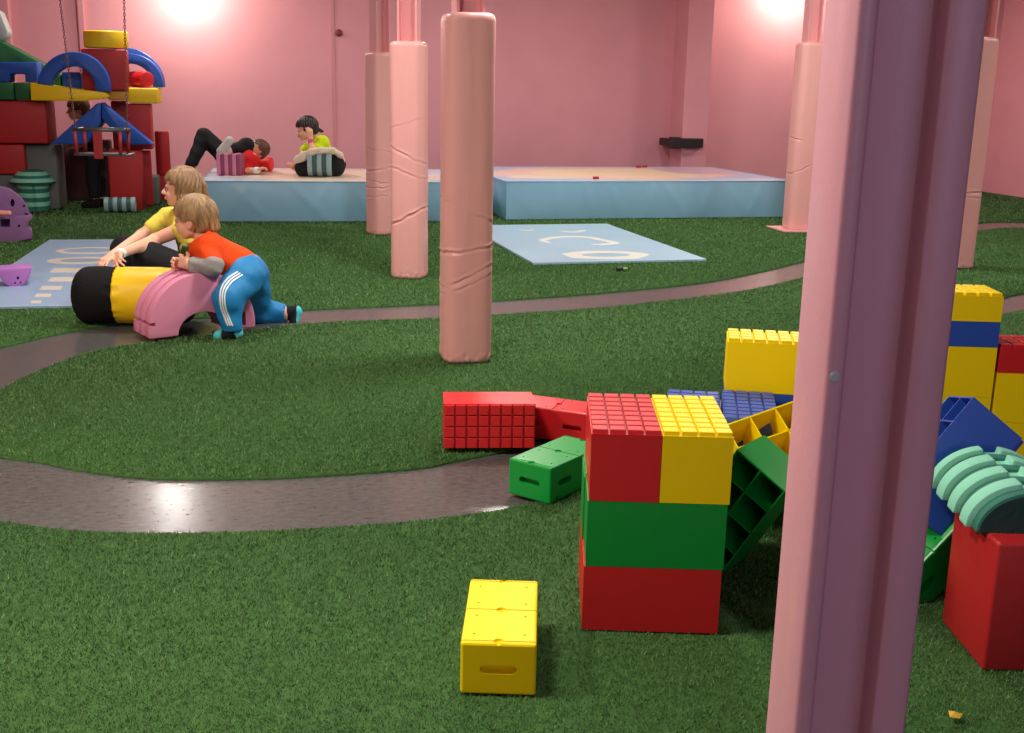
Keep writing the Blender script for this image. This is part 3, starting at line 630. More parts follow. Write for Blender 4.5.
o = link('foam_roll', cyl_bm((e0[0]+.04, e0[1]-.05, e1[2]+.004), (e1[0], e1[1], e1[2]+.004), .068, 32, bev=.012), mat('bright_red_vinyl', (226, 34, 36), .45, .4), smooth=True); tag(o, 'red foam roll lying on the yellow slab, round end showing', 'foam roll', TG)
def half_arch(cx, cy, R_, r_): return arcpts(cx, cy, R_, 0, -math.pi, 30)+arcpts(cx, cy, r_, -math.pi, 0, 24)   # pixel y grows downward
shape('foam_arch', half_arch(129, 87.5, 34, 24), 10.60, .16, BVIN, 'blue foam arch behind the lying red roll on the right of the tower', 'foam arch')
shape('foam_arch', half_arch(124, 87.5, 40, 30), 10.86, .2, BVIN, 'taller blue foam arch right behind the other right-hand blue arch', 'foam arch')
blk(82, 49, 127, 90.2, 10.36, .20, RVIN, 'red foam block high on the tower under the yellow drum')
a = fx((106, 49), 10.48); t = fx((106, 31), 10.48)
o = link('foam_drum', cyl_bm((a[0], 10.52+TY, a[2]+.006), (a[0], 10.52+TY, t[2]), .182, 48, bev=.014), YVIN, autos=40); tag(o, 'yellow foam drum on the very top of the tower', 'foam drum', TG)
blk(108, 90.6, 128, 100.4, 10.40, .2, mat('shaded_yellow_vinyl', (196, 140, 40), .5), 'yellow foam slab with shade put into its colour, under the high red block')  # yellow slab, the shade under the red block put into its vinyl colour
blk(112, 100.8, 128, 149, 10.66, .03, RVIN, 'red foam slab standing behind the blue gable')
shape('foam_wedge', [(30, 83), (105, 92.5), (107.5, 95.5), (106, 98.5), (84, 101), (31, 100.5)], 10.22, .5, YVIN, 'yellow foam wedge tapering to the right under the large blue arch', 'foam wedge', .008)
rot_ = lambda P, cx, cy, a: [(cx+(x-cx)*math.cos(a)-(y-cy)*math.sin(a), cy+(x-cx)*math.sin(a)+(y-cy)*math.cos(a)) for x, y in P]
shape('foam_arch', rot_(half_arch(73, 88.2, 36.5, 22), 73, 88.2, .118), 10.23, .16, BVIN, 'large blue foam arch on the yellow wedge at the front of the tower', 'foam arch')
blk(62, 72, 81, 90.5, 10.55, .2, BVIN, 'small blue foam block seen through the large blue arch'); blk(46, 74, 61, 88, 10.55, .2, GVIN, 'small dark green foam block seen through the large blue arch')
blk(14.5, 82.5, 30, 100, 10.34, .6, GVIN, 'short green foam block next to the thick end of the yellow wedge'); blk(-14, 82.5, 14, 100, 10.34, .6, GVIN, 'green foam block at the left picture edge under the blue bridge piece')
shape('foam_bridge', [(-12, 82), (-12, 62), (37, 62), (37, 82), (25, 82), (25, 74), (10, 74), (10, 82)], 10.36, .22, BVIN, 'blue foam bridge piece with a square opening, on green blocks', 'foam bridge')
shape('foam_ramp', [(-14, 32), (0, 41), (43, 64), (43, 82.2), (29, 82.2), (29, 70), (7, 70), (7, 82.2), (-14, 82.2)], 10.62, .3, GVIN, 'green foam ramp sloping down to the right at the top left', 'foam ramp')
shape('foam_wedge', [(-12, 4), (0, 12), (8, 32), (6, 37), (0, 41), (-12, 34)], 10.66, .2, PALEV, 'pale grey foam wedge on the green ramp in the upper left corner', 'foam wedge')
blk(-12, 101, 47, 143.5, 10.36, .45, RVIN, 'large dark red foam block under the green blocks at the left'); 
blk(-14, 144, 25, 174.5, 10.40, .4, RVIN, 'dark red foam block under the large one at the left edge'); blk(-14, 175, 26, 206, 10.42, .4, GREYV, 'grey foam block on the turf at the left edge behind the striped table', T0)
blk(27, 144.5, 58, 207, 10.48, .4, GREYV, 'tall grey foam block under the left foot of the blue gable', T0)
shape('foam_gable', [(50, 144.3), (97, 103), (101, 103), (101, 123), (86, 144.3)], 10.24, .34, BVIN, 'left half of the blue foam gable, resting on the grey block', 'foam gable')
shape('foam_gable', [(101.6, 104), (103, 103.5), (153, 144.6), (127, 144.8), (101.6, 119)], 10.24, .2, BVIN, 'right half of the blue foam gable, resting on the dark red block', 'foam gable')
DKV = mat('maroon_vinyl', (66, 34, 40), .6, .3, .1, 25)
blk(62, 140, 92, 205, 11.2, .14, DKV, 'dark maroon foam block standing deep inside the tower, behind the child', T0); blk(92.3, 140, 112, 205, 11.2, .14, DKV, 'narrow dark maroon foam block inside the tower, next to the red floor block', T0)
# striped cylinder lying at its foot
def striped(name, n, L_, r, Ms, round_=True):
    root = empty(name); x = -L_/2; t = L_/n
    for k in range(n):
        M = Ms[k % 2]; rr = r-(.004 if k % 2 else 0)
        link('light_layer' if k % 2 == 0 else 'dark_layer', cyl_bm((x, 0, 0), (x+t-.0004, 0, 0), rr, 36, bev=.003) if round_ else box_bm(x, x+t-.0004, -rr, rr, -rr, rr, .004), M, root, autos=40); x += t
    return root
p = at(120, 213); s = striped('striped_cylinder', 7, .255, .066, (GREYL, GREYD)); s.location = (p[0], p[1]+.05, .078); tag(s, 'grey striped foam cylinder lying on turf before the tower', 'foam cylinder')
# mint striped table (mushroom)
p = at(32, 211.5); tb = empty('striped_table', (p[0], p[1]+.13, .012)); z = 0
for k in range(6):
    M = (MINTD, MINT)[k % 2]; rr = .128-(.004 if k % 2 == 0 else 0); l = link('mint_layer' if k % 2 else 'teal_layer', cyl_bm((0, 0, z), (0, 0, z+.0375), rr, 40, bev=.003), M, tb, autos=40); z += .038
    carve(l, [box_bm(.012, .034, -.2, -.105, -.1, .4)])
for r1, r2, h, M in ((.175, .19, .02, MINTD), (.19, .155, .03, MINT), (.15, .14, .024, MINTD), (.14, .11, .03, MINT), (.105, .06, .014, MINTD)):
    link('cap_layer', cyl_bm((0, 0, z), (0, 0, z+h-.0004), r1, 44, r2, bev=.002), M, tb, autos=40); z += h
tag(tb, 'mint and dark green striped foam table with a wider round top, before the grey block', 'foam table')
# purple pieces at the left edge
p = at(15, 243); PW = (np.dot(p-EYE, FWD))
def cam_shape(name, pts, w, depth, M, label, cat, holes=(), bev=.006):
    mx_ = sum(q[0] for q in pts)/len(pts); fd = ray(mx_, pts[0][1])*np.array([1, 1, 0]); fd /= np.linalg.norm(fd); rd = np.array([fd[1], -fd[0], 0])   # faces the viewer
    c = cw(pts[0][0], pts[0][1], w)
    def on(q): r_ = ray(*q); return EYE+r_*(np.dot(c-EYE, fd)/np.dot(r_, fd))-c
    P = [(float(np.dot(on(q), rd)), float(on(q)[2])) for q in pts]
    o = link(name, prism_bm(P, 0, depth, bev, 2), M, autos=40); o.matrix_world = frame(c, rd, fd, zz)
    if holes:
        C = []
        for h in holes:
            hp = []
            for q in h: hp.append((float(np.dot(on(q), rd)), float(on(q)[2])))
            C.append(prism_bm(hp, -.02, depth*.7))
        carve(o, C)
    tag(o, label, cat); return o
cam_shape('foam_half_ring', [(-26, 215.5), (-26, 190), (-8, 187.5), (0, 187.5), (10, 190), (20, 197), (27, 206), (30.5, 215.5)], PW+.02, .16, PURP, 'upper purple foam half disc with an oval hole, at the left edge', 'foam half disc', [arcpts(12.5, 203, 2.1, 0, 2*math.pi-.3, 16, 4), arcpts(24, 206, 1.2, 0, 2*math.pi-.3, 10), arcpts(26, 214, 2, 0, 2*math.pi-.4, 8, 1)])
cam_shape('foam_base_piece', [(-26, 246), (-26, 216), (31.5, 216), (33, 218.5), (27, 223.5), (27, 228), (32.5, 231), (32.5, 238.5), (18, 241.5)], PW, .2, PURP, 'lower purple foam piece with a notched end, under the half disc', 'foam piece', [[(1, 219), (10, 219), (10, 227), (1, 227)], arcpts(19, 226, 1.3, 0, 2*math.pi-.3, 10)])
a = cw(-22, 212.5, PW-.03); b = cw(11, 213.3, PW-.03)
o = link('arm_like_stub', cyl_bm(a, b, .024, 20, .017, bev=.01), PINKARM, smooth=True); tag(o, 'salmon pink arm-like stub lying on the lower purple piece', 'foam peg')  # stand-in stub for what looks like a child's arm
p = at(17, 288, .027); w2 = np.dot(p-EYE, FWD)
q = cam_shape('foam_rocker', [(-3, 269.5), (32, 267.5), (31, 273), (28.5, 279), (24.5, 284), (19.5, 287), (15, 288), (10, 287), (5, 284), (1, 279), (-2, 274)], w2, .16, PURPL, 'small lilac foam rocker with finger holes, on the dusty blue mat', 'foam rocker', [arcpts(18, 278, 1.5, 0, 2*math.pi-.3, 10), arcpts(15, 283, 1, 0, 2*math.pi-.3, 10), arcpts(20.5, 282.5, 1, 0, 2*math.pi-.3, 10)])

# ------------------------------------------------------------------ hanging toddler swing
SW = 7.55
sl, sr = cw(75.5, 129.5, SW), cw(127.5, 129.5, SW); bl_ = cw(77, 154, SW); hgt = sl[2]-bl_[2]; wd = np.linalg.norm(sr-sl)
SWR = mat('dark_red_strap', (136, 26, 30), .5)
sw = empty('toddler_swing', tuple((sl+sr)/2)); sw.rotation_euler.z = -YAW
def tube(name, pts, r, M, parent): 
    bm = bmesh.new()
    for a, b in zip(pts, pts[1:]): join(bm, cyl_bm(a, b, r, 14))
    return link(name, bm, M, parent, smooth=True)
x, dd, hh = wd/2*.9, .085, hgt
tube('top_rail', [(-x, -dd, 0), (x, -dd, 0)], .011, STEEL, sw); tube('top_rail', [(-x, dd, 0), (x, dd, 0)], .011, STEEL, sw)
tube('side_rail', [(-x, -dd, 0), (-x, dd, 0)], .011, STEEL, sw); tube('side_rail', [(x, -dd, 0), (x, dd, 0)], .011, STEEL, sw)
for sx in (-1, 1):
    for sy in (-1, 1): tube('strap', [(sx*(x-.006), sy*dd, -.008), (sx*(x-.012), sy*dd*.9, -hh)], .012, SWR, sw)
link('crotch_strap', box_bm(-.03, .03, -dd-.008, -dd+.012, -hh-.03, .005, .006), SWR, sw); 
link('seat', box_bm(-x-.01, x+.03, -dd, dd*1.1, -hh-.012, -hh+.004, .006), STEEL, sw)
def chain(top, bottom, name='chain'):
    top, bottom = Vector(top), Vector(bottom); d = bottom-top; n = int(d.length/.021); bm = bmesh.new(); q = d.to_track_quat('Z', 'Y').to_matrix().to_4x4()
    for i in range(n):
        rot = Matrix.Rotation(math.pi/2*(i % 2), 4, 'Z'); ring = []
        for k in range(10):
            t = 2*math.pi*k/10; c = Vector((.0062*math.cos(t), 0, .0135*math.sin(t))); nr = Vector((math.cos(t), 0, math.sin(t))); ring.append([rot @ (c+nr*.0026*math.cos(s)+Vector((0, .0026*math.sin(s), 0))) for s in [2*math.pi*j/5 for j in range(5)]])
        vs = [[bm.verts.new(v) for v in r_] for r_ in ring]
        for k in range(10):
            for j in range(5): bm.faces.new((vs[k][j], vs[k][(j+1) % 5], vs[(k+1) % 10][(j+1) % 5], vs[(k+1) % 10][j]))
        mm = q.copy(); mm.translation = top+d*((i+.5)/n)
        bmesh.ops.transform(bm, matrix=mm, verts=[v for r_ in vs for v in r_])
    return link(name, bm, CHAIN, sw, smooth=True)
mi = (Matrix.Translation(sw.location) @ Matrix.Rotation(-YAW, 4, 'Z')).inverted()
def extend(p_top, p_bot):  # carry the chain's line up to the ceiling
    a, b = np.array(p_top), np.array(p_bot); t = (ZC-b[2])/(a[2]-b[2]); return b+(a-b)*t
chain(mi @ Vector(extend(cw(60, 0, SW), sl)), mi @ Vector(sl)); chain(mi @ Vector(extend(cw(124, 0, SW), sr)), mi @ Vector(sr))
tag(sw, 'toddler swing with red straps and dark rails hanging on two chains before the tower', 'swing')
#PEOPLE-START
# ------------------------------------------------------------------ people: smooth-blended limbs turned into one surface
def S_cap(a, b, r1, r2=None): return ('c', np.array(a, np.float32), np.array(b, np.float32), r1, r1 if r2 is None else r2)
def S_ell(c, axes, rad): return ('e', np.array(c, np.float32), np.array(axes, np.float32), np.array(rad, np.float32))
def S_dist(p, P):
    if p[0] == 'c':
        a, b, r1, r2 = p[1:]; ba = b-a; pa = P-a; h = np.clip(pa@ba/max(1e-12, float(ba@ba)), 0, 1)
        return np.linalg.norm(pa-h[:, None]*ba, axis=1)-(r1+(r2-r1)*h)
    q = (P-p[1])@p[2].T; k0 = np.linalg.norm(q/p[3], axis=1); k1 = np.linalg.norm(q/(p[3]**2), axis=1)
    return k0*(k0-1)/np.maximum(k1, 1e-6)
def S_eval(ops, P, grow=0.):
    d = None
    for p, k in ops:
        e = S_dist(p, P)
        if k < 0:
            k = -k; h = np.clip(.5-.5*(d+e)/k, 0, 1); d = d+(-e-d)*h+k*h*(1-h); continue      # carve
        e = e-grow
        if d is None: d = e; continue
        h = np.clip(.5+.5*(e-d)/k, 0, 1); d = e+(d-e)*h-k*h*(1-h)
    return d
def S_bounds(ops, pad):
    lo, hi = np.full(3, 1e9), np.full(3, -1e9)
    for p, k in ops:
        if k < 0: continue
        if p[0] == 'c':
            for q, r in ((p[1], p[3]), (p[2], p[4])): lo = np.minimum(lo, q-r); hi = np.maximum(hi, q+r)
        else: r = p[3].max(); lo = np.minimum(lo, p[1]-r); hi = np.maximum(hi, p[1]+r)
    return lo-pad, hi+pad
def S_mesh(fn, lo, hi, h):
    n = np.maximum(2, np.ceil((hi-lo)/(4*h)).astype(int)+1); H = 4*h
    g = [lo[i]+H*(np.arange(n[i])+.375) for i in range(3)]
    X = np.stack(np.meshgrid(*g, indexing='ij'), -1).reshape(-1, 3).astype(np.float32); C = fn(X).reshape(n)
    D = np.repeat(np.repeat(np.repeat(C, 4, 0), 4, 1), 4, 2)
    near = np.argwhere(np.abs(C) < H*2.2)
    off = np.stack(np.meshgrid(*[np.arange(4)]*3, indexing='ij'), -1).reshape(-1, 3)
    I = (near[:, None, :]*4+off[None]).reshape(-1, 3)
    for s in range(0, len(I), 400000):
        J = I[s:s+400000]; D[J[:, 0], J[:, 1], J[:, 2]] = fn((lo+h*J).astype(np.float32))
    ins = D < 0; N = D.shape
    cs = [(i, j, k) for i in (0, 1) for j in (0, 1) for k in (0, 1)]
    sl = lambda A, c: A[c[0]:N[0]-1+c[0], c[1]:N[1]-1+c[1], c[2]:N[2]-1+c[2]]
    cnt = sum(sl(ins, c).astype(np.int8) for c in cs); act = (cnt > 0) & (cnt < 8); idx = np.full(act.shape, -1, np.int64); A = np.argwhere(act); idx[act] = np.arange(len(A))
    V = np.zeros((len(A), 3)); W = np.zeros(len(A)); val = {c: D[A[:, 0]+c[0], A[:, 1]+c[1], A[:, 2]+c[2]] for c in cs}
    for c in cs:
        for ax in range(3):
            if c[ax]: continue
            e = list(c); e[ax] = 1; e = tuple(e); a, b = val[c], val[e]; x = (a < 0) != (b < 0); t = np.where(x, a/np.where(x, a-b, 1), 0)
            P = np.array(c, float)[None]+np.zeros((len(A), 3)); P[:, ax] += t; V += P*x[:, None]; W += x
    V = lo+h*(A+V/W[:, None])
    Fs = []
    for ax in range(3):
        u, v = (ax+1) % 3, (ax+2) % 3; a = [slice(1, N[i]-1) for i in range(3)]; a[ax] = slice(0, N[ax]-1); b = list(a); b[ax] = slice(1, N[ax])
        x = ins[tuple(a)] != ins[tuple(b)]; q = np.argwhere(x); base = np.array([1, 1, 1]); base[ax] = 0; q = q+base
        fl = ins[q[:, 0], q[:, 1], q[:, 2]]; du, dv = np.zeros(3, int), np.zeros(3, int); du[u] = 1; dv[v] = 1
        c4 = [q-du-dv, q-dv, q, q-du]; f = np.stack([idx[c[:, 0], c[:, 1], c[:, 2]] for c in c4], 1); f[~fl] = f[~fl][:, ::-1]; Fs.append(f)
    Fs = np.concatenate(Fs); Fs = Fs[(Fs >= 0).all(1)]
    return V, Fs
def S_obj(name, fn, lo, hi, h, M, parent=None, origin=(0, 0, 0), relax=1):
    V, Fq = S_mesh(fn, np.array(lo, float), np.array(hi, float), h)
    for _ in range(relax):                    # one soft relaxing pass
        acc = np.zeros_like(V); k = np.zeros(len(V))
        for a in range(4): np.add.at(acc, Fq[:, a], V[Fq[:, (a+1) % 4]]+V[Fq[:, (a+3) % 4]]); np.add.at(k, Fq[:, a], 2)
        V = V*.5+.5*acc/np.maximum(k, 1)[:, None]
    V = V-np.array(origin); me = bpy.data.meshes.new(name); me.from_pydata(V.tolist(), [], Fq.tolist()); me.shade_smooth(); me.materials.append(M)
    o = bpy.data.objects.new(name, me); COL.objects.link(o)
    if parent is not None: o.parent = parent
    else: o.location = origin
    return o
def nrm(v): v = np.array(v, float); return v/np.linalg.norm(v)
def wob(P, amp, fr, ph=0.): return amp*(np.sin(P[:, 0]*fr+ph+2*np.sin(P[:, 2]*fr*.6))*np.sin(P[:, 1]*fr*1.1+1.3*ph)+.6*np.sin(P[:, 2]*fr*1.7+P[:, 0]*fr*.8+ph))
class Person:
    def __init__(s, h, origin): s.h, s.o, s.ops, s.body = h, np.array(origin), [], None; s.parts = []
    def add(s, p, k=.02): s.ops.append((p, k))
    def build(s, label, extra_fn=None):
        lo, hi = S_bounds(s.ops, .02); s.body = S_obj('person', lambda P: S_eval(s.ops, P), lo, hi, s.h, SKIN, None, s.o); tag(s.body, label, 'person'); return s.body
    def wear(s, name, ops, grow, cuts, M, folds=(0, 30), h=None):
        """a garment: the given limbs grown outward and trimmed by planes (point, normal pointing to what is cut away)"""
        groups = ops if isinstance(ops[0][0], list) else [(ops, cuts)]
        def fn(P):
            D = None
            for op, cu in groups:
                d = S_eval(op, P, grow)
                if folds[0]: d = d+wob(P, folds[0], folds[1], len(name))
                for p, n in cu: d = np.maximum(d, (P-np.array(p, np.float32))@np.array(n, np.float32))
                if D is None: D = d
                else: h_ = np.clip(.5+.5*(d-D)/.012, 0, 1); D = d+(D-d)*h_-.012*h_*(1-h_)
            return D
        lo, hi = S_bounds([q for g_ in groups for q in g_[0]], .02+grow); return S_obj(name, fn, lo, hi, h or s.h, M, s.body, s.o)
    def head(s, c, f, u, H, neck, hair, hairfn=None, gaze=0):
        f = nrm(f); u = nrm(np.array(u)-f*np.dot(u, f)); l = np.cross(u, f); c = np.array(c, float); s.hd = (c, f, u, l, H); ax = np.array([l, f, u])
        pt = lambda x, y, z: c+l*x*H+f*y*H+u*z*H
        a = s.add
        a(S_ell(pt(0, -.05, .12), ax, np.array([.365, .44, .39])*H), .02); a(S_ell(pt(0, .13, -.17), ax, np.array([.27, .27, .29])*H), .06*H)
        a(S_cap(pt(0, .29, -.40), pt(0, .27, -.38), .075*H), .08*H)
        for q in (-1, 1):
            a(S_cap(pt(q*.16, .25, -.20), pt(q*.15, .24, -.24), .12*H), .06*H); a(S_cap(pt(q*.20, .02, -.30), pt(q*.10, .22, -.40), .06*H), .08*H)
            a(S_ell(pt(q*.15, .43, -.04), ax, np.array([.075, .045, .045])*H), -.05*H)
            a(S_cap(pt(q*.10, .385, .035), pt(q*.2, .34, .03), .028*H), .04*H)
        a(S_cap(pt(0, .39, -.02), pt(0, .475, -.155), .026*H, .048*H), .035*H); 
        for q in (-1, 1): a(S_cap(pt(q*.04, .43, -.17), pt(q*.035, .42, -.175), .034*H), .025*H)
        a(S_ell(pt(0, .395, -.285), ax, np.array([.095, .035, .05])*H), .03*H)
        for q in (-1, 1):
            a(S_ell(pt(q*.355, -.06, -.10), np.array([l, f*.95+u*.3, u*.95-f*.3]), np.array([.035, .085, .125])*H), .02*H)
            a(S_ell(pt(q*.40, -.04, -.10), ax, np.array([.025, .04, .07])*H), -.012*H)
        a(S_cap(pt(0, -.14, -.25), neck, .155*H, .17*H), .05*H)
    def face(s):
        c, f, u, l, H = s.hd; ax = np.array([l, f, u])
        for q in (-1, 1):
            p = c+l*.15*H+f*.335*H-u*.04*H if q > 0 else c-l*.15*H+f*.335*H-u*.04*H
            bm = bmesh.new(); bmesh.ops.create_uvsphere(bm, u_segments=16, v_segments=10, radius=.056*H); m = Matrix.Identity(4)
            for i in range(3): m[i][0], m[i][1], m[i][2], m[i][3] = l[i], f[i], u[i], (p-s.o)[i]
            bm.transform(m); e = link('eye', bm, EYEW, s.body, smooth=True)
            bm = bmesh.new(); bmesh.ops.create_uvsphere(bm, u_segments=12, v_segments=8, radius=.040*H); m2 = m.copy(); m2.translation = Vector(p-s.o+f*.030*H); bm.transform(m2); link('iris', bm, EYED, e, smooth=True)
        ops = [(S_ell(c+f*.405*H-u*.268*H, ax, np.array([.09, .035, .022])*H), .01), (S_ell(c+f*.405*H-u*.305*H, ax, np.array([.075, .035, .026])*H), .006)]
        lo, hi = S_bounds(ops, .01); S_obj('lips', lambda P: S_eval(ops, P), lo, hi, .0025, LIP, s.body, s.o)
    def hair(s, M, ops_extra=(), thick=.055, fringe=.10, front=.20, ear=-.05, nape=-.34, seed=0., strand=.012, name='hair', h=None):
        c, f, u, l, H = s.hd; ax = np.array([l, f, u])
        ops = [(S_ell(c-f*.06*H+u*.12*H, ax, (np.array([.365, .44, .39])+thick)*H), .02), (S_ell(c-f*.20*H-u*.10*H, ax, np.array([.33, .30, .30])*H), .05*H)]+[(p, k) for p, k in ops_extra]
        c32, f32, u32, l32 = [np.array(v, np.float32) for v in (c, f, u, l)]
        def fn(P):
            d = S_eval(ops, P); q = P-c32; x, y, z = q@l32/H, q@f32/H, q@u32/H
            az = np.arctan2(x, y+.12); rr = np.hypot(x, y+.12)+.05
            d = d-strand*H*(np.sin(az*23+3*np.sin(z*7+seed)+seed)+.7*np.sin(az*41+5*np.sin(z*5))+.5*np.sin(x*40+z*9))*np.clip(rr*2.2, 0, 1)
            fr = fringe+.035*np.sin(x*24+seed)+.02*np.sin(x*51)+.25*np.clip(np.abs(x)-.18, 0, 1)*(-1)
            cut = np.maximum(front-y, z-fr)*H; d = np.maximum(d, -cut)                     # face opening below the fringe
            if ear is not None: e = np.maximum(np.maximum(-.17-y, z-ear), y-front-.02)*H; d = np.maximum(d, -np.maximum(e, (.20-np.abs(x))*H))
            if nape is not None: d = np.maximum(d, (nape+.02*np.sin(az*14)-z)*H)
            return d
        lo, hi = S_bounds(ops, .03); return S_obj(name, fn, lo, hi, h or s.h*.8, M, s.body, s.o, relax=0)
    def hand(s, wrist, d, n, thumb, L, curl=(20, 30), spread=.12, k=.005):
        """d along the hand, n out of the palm, thumb the side it leaves from"""
        w = np.array(wrist, float); d = nrm(d); n = nrm(np.array(n)-d*np.dot(n, d)); t = np.cross(n, d); t = t if np.dot(t, thumb) > 0 else -t
        for i, (o_, ln, r) in enumerate(((.16, .40, .058), (.055, .45, .060), (-.055, .41, .057), (-.155, .32, .050))):
            kn = w+d*L*(.50-.03*abs(i-1))+t*o_*L; s.add(S_cap(w+d*.08*L+t*o_*L*.6, kn, .085*L, .072*L), .012)
            a1, a2 = math.radians(curl[0]+5*i), math.radians(curl[0]+curl[1]+9*i); dd = nrm(d+t*spread*(o_/.16))
            m = kn+(dd*math.cos(a1)+n*math.sin(a1))*L*ln*.55; e = m+(dd*math.cos(a2)+n*math.sin(a2))*L*ln*.5
            s.add(S_cap(kn, m, r*L, r*L*.92), k); s.add(S_cap(m, e, r*L*.92, r*L*.78), k)
        b = w+d*.14*L+t*.14*L; m = b+nrm(t*.75+d*.65+n*.25)*L*.24; e = m+nrm(t*.25+d*.9+n*.3)*L*.2
        s.add(S_cap(b, m, .085*L, .068*L), .01); s.add(S_cap(m, e, .066*L, .055*L), k)
def C3(*a): return [(a[i], a[i+1]) for i in range(0, len(a), 2)]
LEFT, AWAY = -rt0, f0
# ---- toddler in orange, bent over the pink arch
t = cw; g = at(225, 338, .008); P1 = Person(.0042, (g[0], g[1], .008))
hc = t(194, 218, 5.17)
P1.head(hc, LEFT*.97+AWAY*.22-zz*.06, zz+LEFT*.10, .20, t(206, 243, 5.21), None)
torso = [(S_cap(t(207, 250, 5.16), t(244, 272, 5.23), .066, .074), .03), (S_cap(t(209, 249, 5.27), t(247, 272, 5.32), .062, .072), .04), (S_cap(t(217, 259, 5.21), t(234, 267, 5.24), .076, .078), .04), (S_cap(t(207, 246, 5.13), t(206, 246, 5.30), .045), .04)]
arm_n = [(S_cap(t(207, 247.5, 5.11), t(212, 266, 5.06), .043, .034), .03)]; fore_n = [(S_cap(t(212, 266.5, 5.06), t(189.5, 265, 5.07), .033, .023), .015)]
arm_f = [(S_cap(t(204, 247, 5.31), t(201, 266, 5.34), .042, .034), .03)]; fore_f = [(S_cap(t(201, 266, 5.34), t(186, 264, 5.19), .033, .023), .015)]
leg_n = [(S_cap(t(245, 276, 5.19), t(228, 299, 5.06), .078, .056), .03), (S_cap(t(228, 299, 5.06), t(231.5, 329, 5.08), .054, .034), .02)]
leg_f = [(S_cap(t(250, 276, 5.33), t(258, 311, 5.47), .076, .056), .03), (S_cap(t(258, 311.5, 5.47), t(286, 313.5, 5.50), .052, .034), .02)]
foot_n = [(S_cap(t(233, 332.5, 5.09), t(218.5, 335.5, 5.06), .026, .018), .012), (S_cap(t(236.5, 333, 5.09), t(232, 330, 5.08), .024, .028), .01)]
foot_f = [(S_cap(t(286, 313.5, 5.50), t(295.5, 311.5, 5.50), .030, .024), .012), (S_cap(t(296, 312.5, 5.50), t(294, 321, 5.49), .024, .018), .012)]
for q in torso+arm_n+fore_n+arm_f+fore_f+leg_n+leg_f+foot_n+foot_f: P1.ops.append(q)
P1.hand(t(189, 265, 5.07), t(174, 258.5, 5.13)-t(189, 265, 5.07), AWAY-zz*.2, zz, .125, (25, 40), .15); P1.hand(t(185.5, 264, 5.19), t(172, 262.5, 5.13)-t(185.5, 264, 5.19), -AWAY, zz, .12, (20, 45), .15)
P1.build('toddler person in orange top and blue track pants leaning over the pink arch'); P1.face()
P1.hair(SHADEHAIR, [(S_cap(hc-rt0*.0+AWAY*0-LEFT*.05-zz*.0, hc-LEFT*.075-zz*.045, .055, .04), .03)], fringe=.12, front=.17, ear=-.02, nape=-.30, seed=1.)
axs = nrm(t(244, 272, 5.25)-t(209, 250, 5.2))
P1.wear('jersey', torso+[(S_cap(t(207, 247.5, 5.11), t(211, 261.5, 5.07), .043, .036), .03), (S_cap(t(204, 247, 5.31), t(202, 260, 5.33), .042, .036), .03)], .014, [(t(251, 273, 5.25), axs), (t(201.5, 236.5, 5.2), nrm(zz*.9+LEFT*.6))], ORANGE, (.0022, 55))
P1.wear('sleeve', fore_n+[(S_cap(t(212, 266, 5.06), t(212.5, 265, 5.06), .034), .02)], .0125, [(t(190.5, 265, 5.07), nrm(t(189.5, 265, 5.07)-t(212, 266, 5.06)))], GREYJ, (.0025, 70))
P1.wear('sleeve', fore_f, .010, [(t(187, 264, 5.2), nrm(t(186, 264, 5.19)-t(201, 266, 5.34)))], GREYJ, (.0025, 70))
hips = [(S_cap(t(245, 273, 5.22), t(248, 273, 5.32), .078), .03), (S_cap(t(240, 270.5, 5.22), t(247, 272, 5.3), .07), .03)]
tr = P1.wear('track_pants', [(hips, [(t(232, 265, 5.25), -axs)]), (leg_n, [(t(231.5, 330, 5.08), np.array([0, 0, -1.]))]), (leg_f, [(t(286, 313.5, 5.5), rt0)])], .012, None, TRACK, (.003, 42))
from mathutils.bvhtree import BVHTree
def ribbon(name, parent, surf, pxs, wpx, M, off=.0012):
    me = surf.data; bv = BVHTree.FromPolygons([v.co+Vector(P1.o) for v in me.vertices], [p.vertices for p in me.polygons])
    P = spline(pxs, 8); L_, R_ = [], []
    for i, p in enumerate(P):
        d = P[min(i+1, len(P)-1)]-P[max(i-1, 0)]; d = d/np.linalg.norm(d); n = np.array([-d[1], d[0]])
        hs = [bv.ray_cast(Vector(EYE), Vector(ray(*(p+n*s*wpx))).normalized()) for s in (-1, 1)]
        if any(h[0] is None for h in hs): continue
        L_.append(hs[0][0]+hs[0][1]*off-Vector(P1.o)); R_.append(hs[1][0]+hs[1][1]*off-Vector(P1.o))
    n = len(L_); V = [tuple(v) for v in L_]+[tuple(v) for v in R_]; o = link(name, (V, [], [(i, i+1, n+i+1, n+i) for i in range(n-1)]), M, parent, smooth=True)
    md = o.modifiers.new('s', 'SOLIDIFY'); md.thickness = .0018; md.offset = 0; return o
base_px = [(239, 272.5), (229, 279), (223, 287), (221, 297), (222, 307), (225, 316), (229, 326)]
for dx in (-1.2, 1.6, 4.4): ribbon('side_stripe', tr, tr, [(x+dx*.8, y+dx*.55*(1 if i < 3 else .1)) for i, (x, y) in enumerate(base_px)], .75, WHITE)
for ft, toe, ax_, nm in ((foot_n, t(222, 335, 5.06), LEFT, 'near'), (foot_f, t(297, 316, 5.5), rt0, 'far')):
    sk = P1.wear('sock', ft, .005, [(toe, nrm(ax_))], SOCK); tc_ = P1.wear('sock_tip', ft, .0055, [(toe, -nrm(ax_))], TEALS)
P1.wear('sock_tip', [foot_n[1]], .0058, [(t(235.5, 333, 5.09), LEFT)], TEALS)
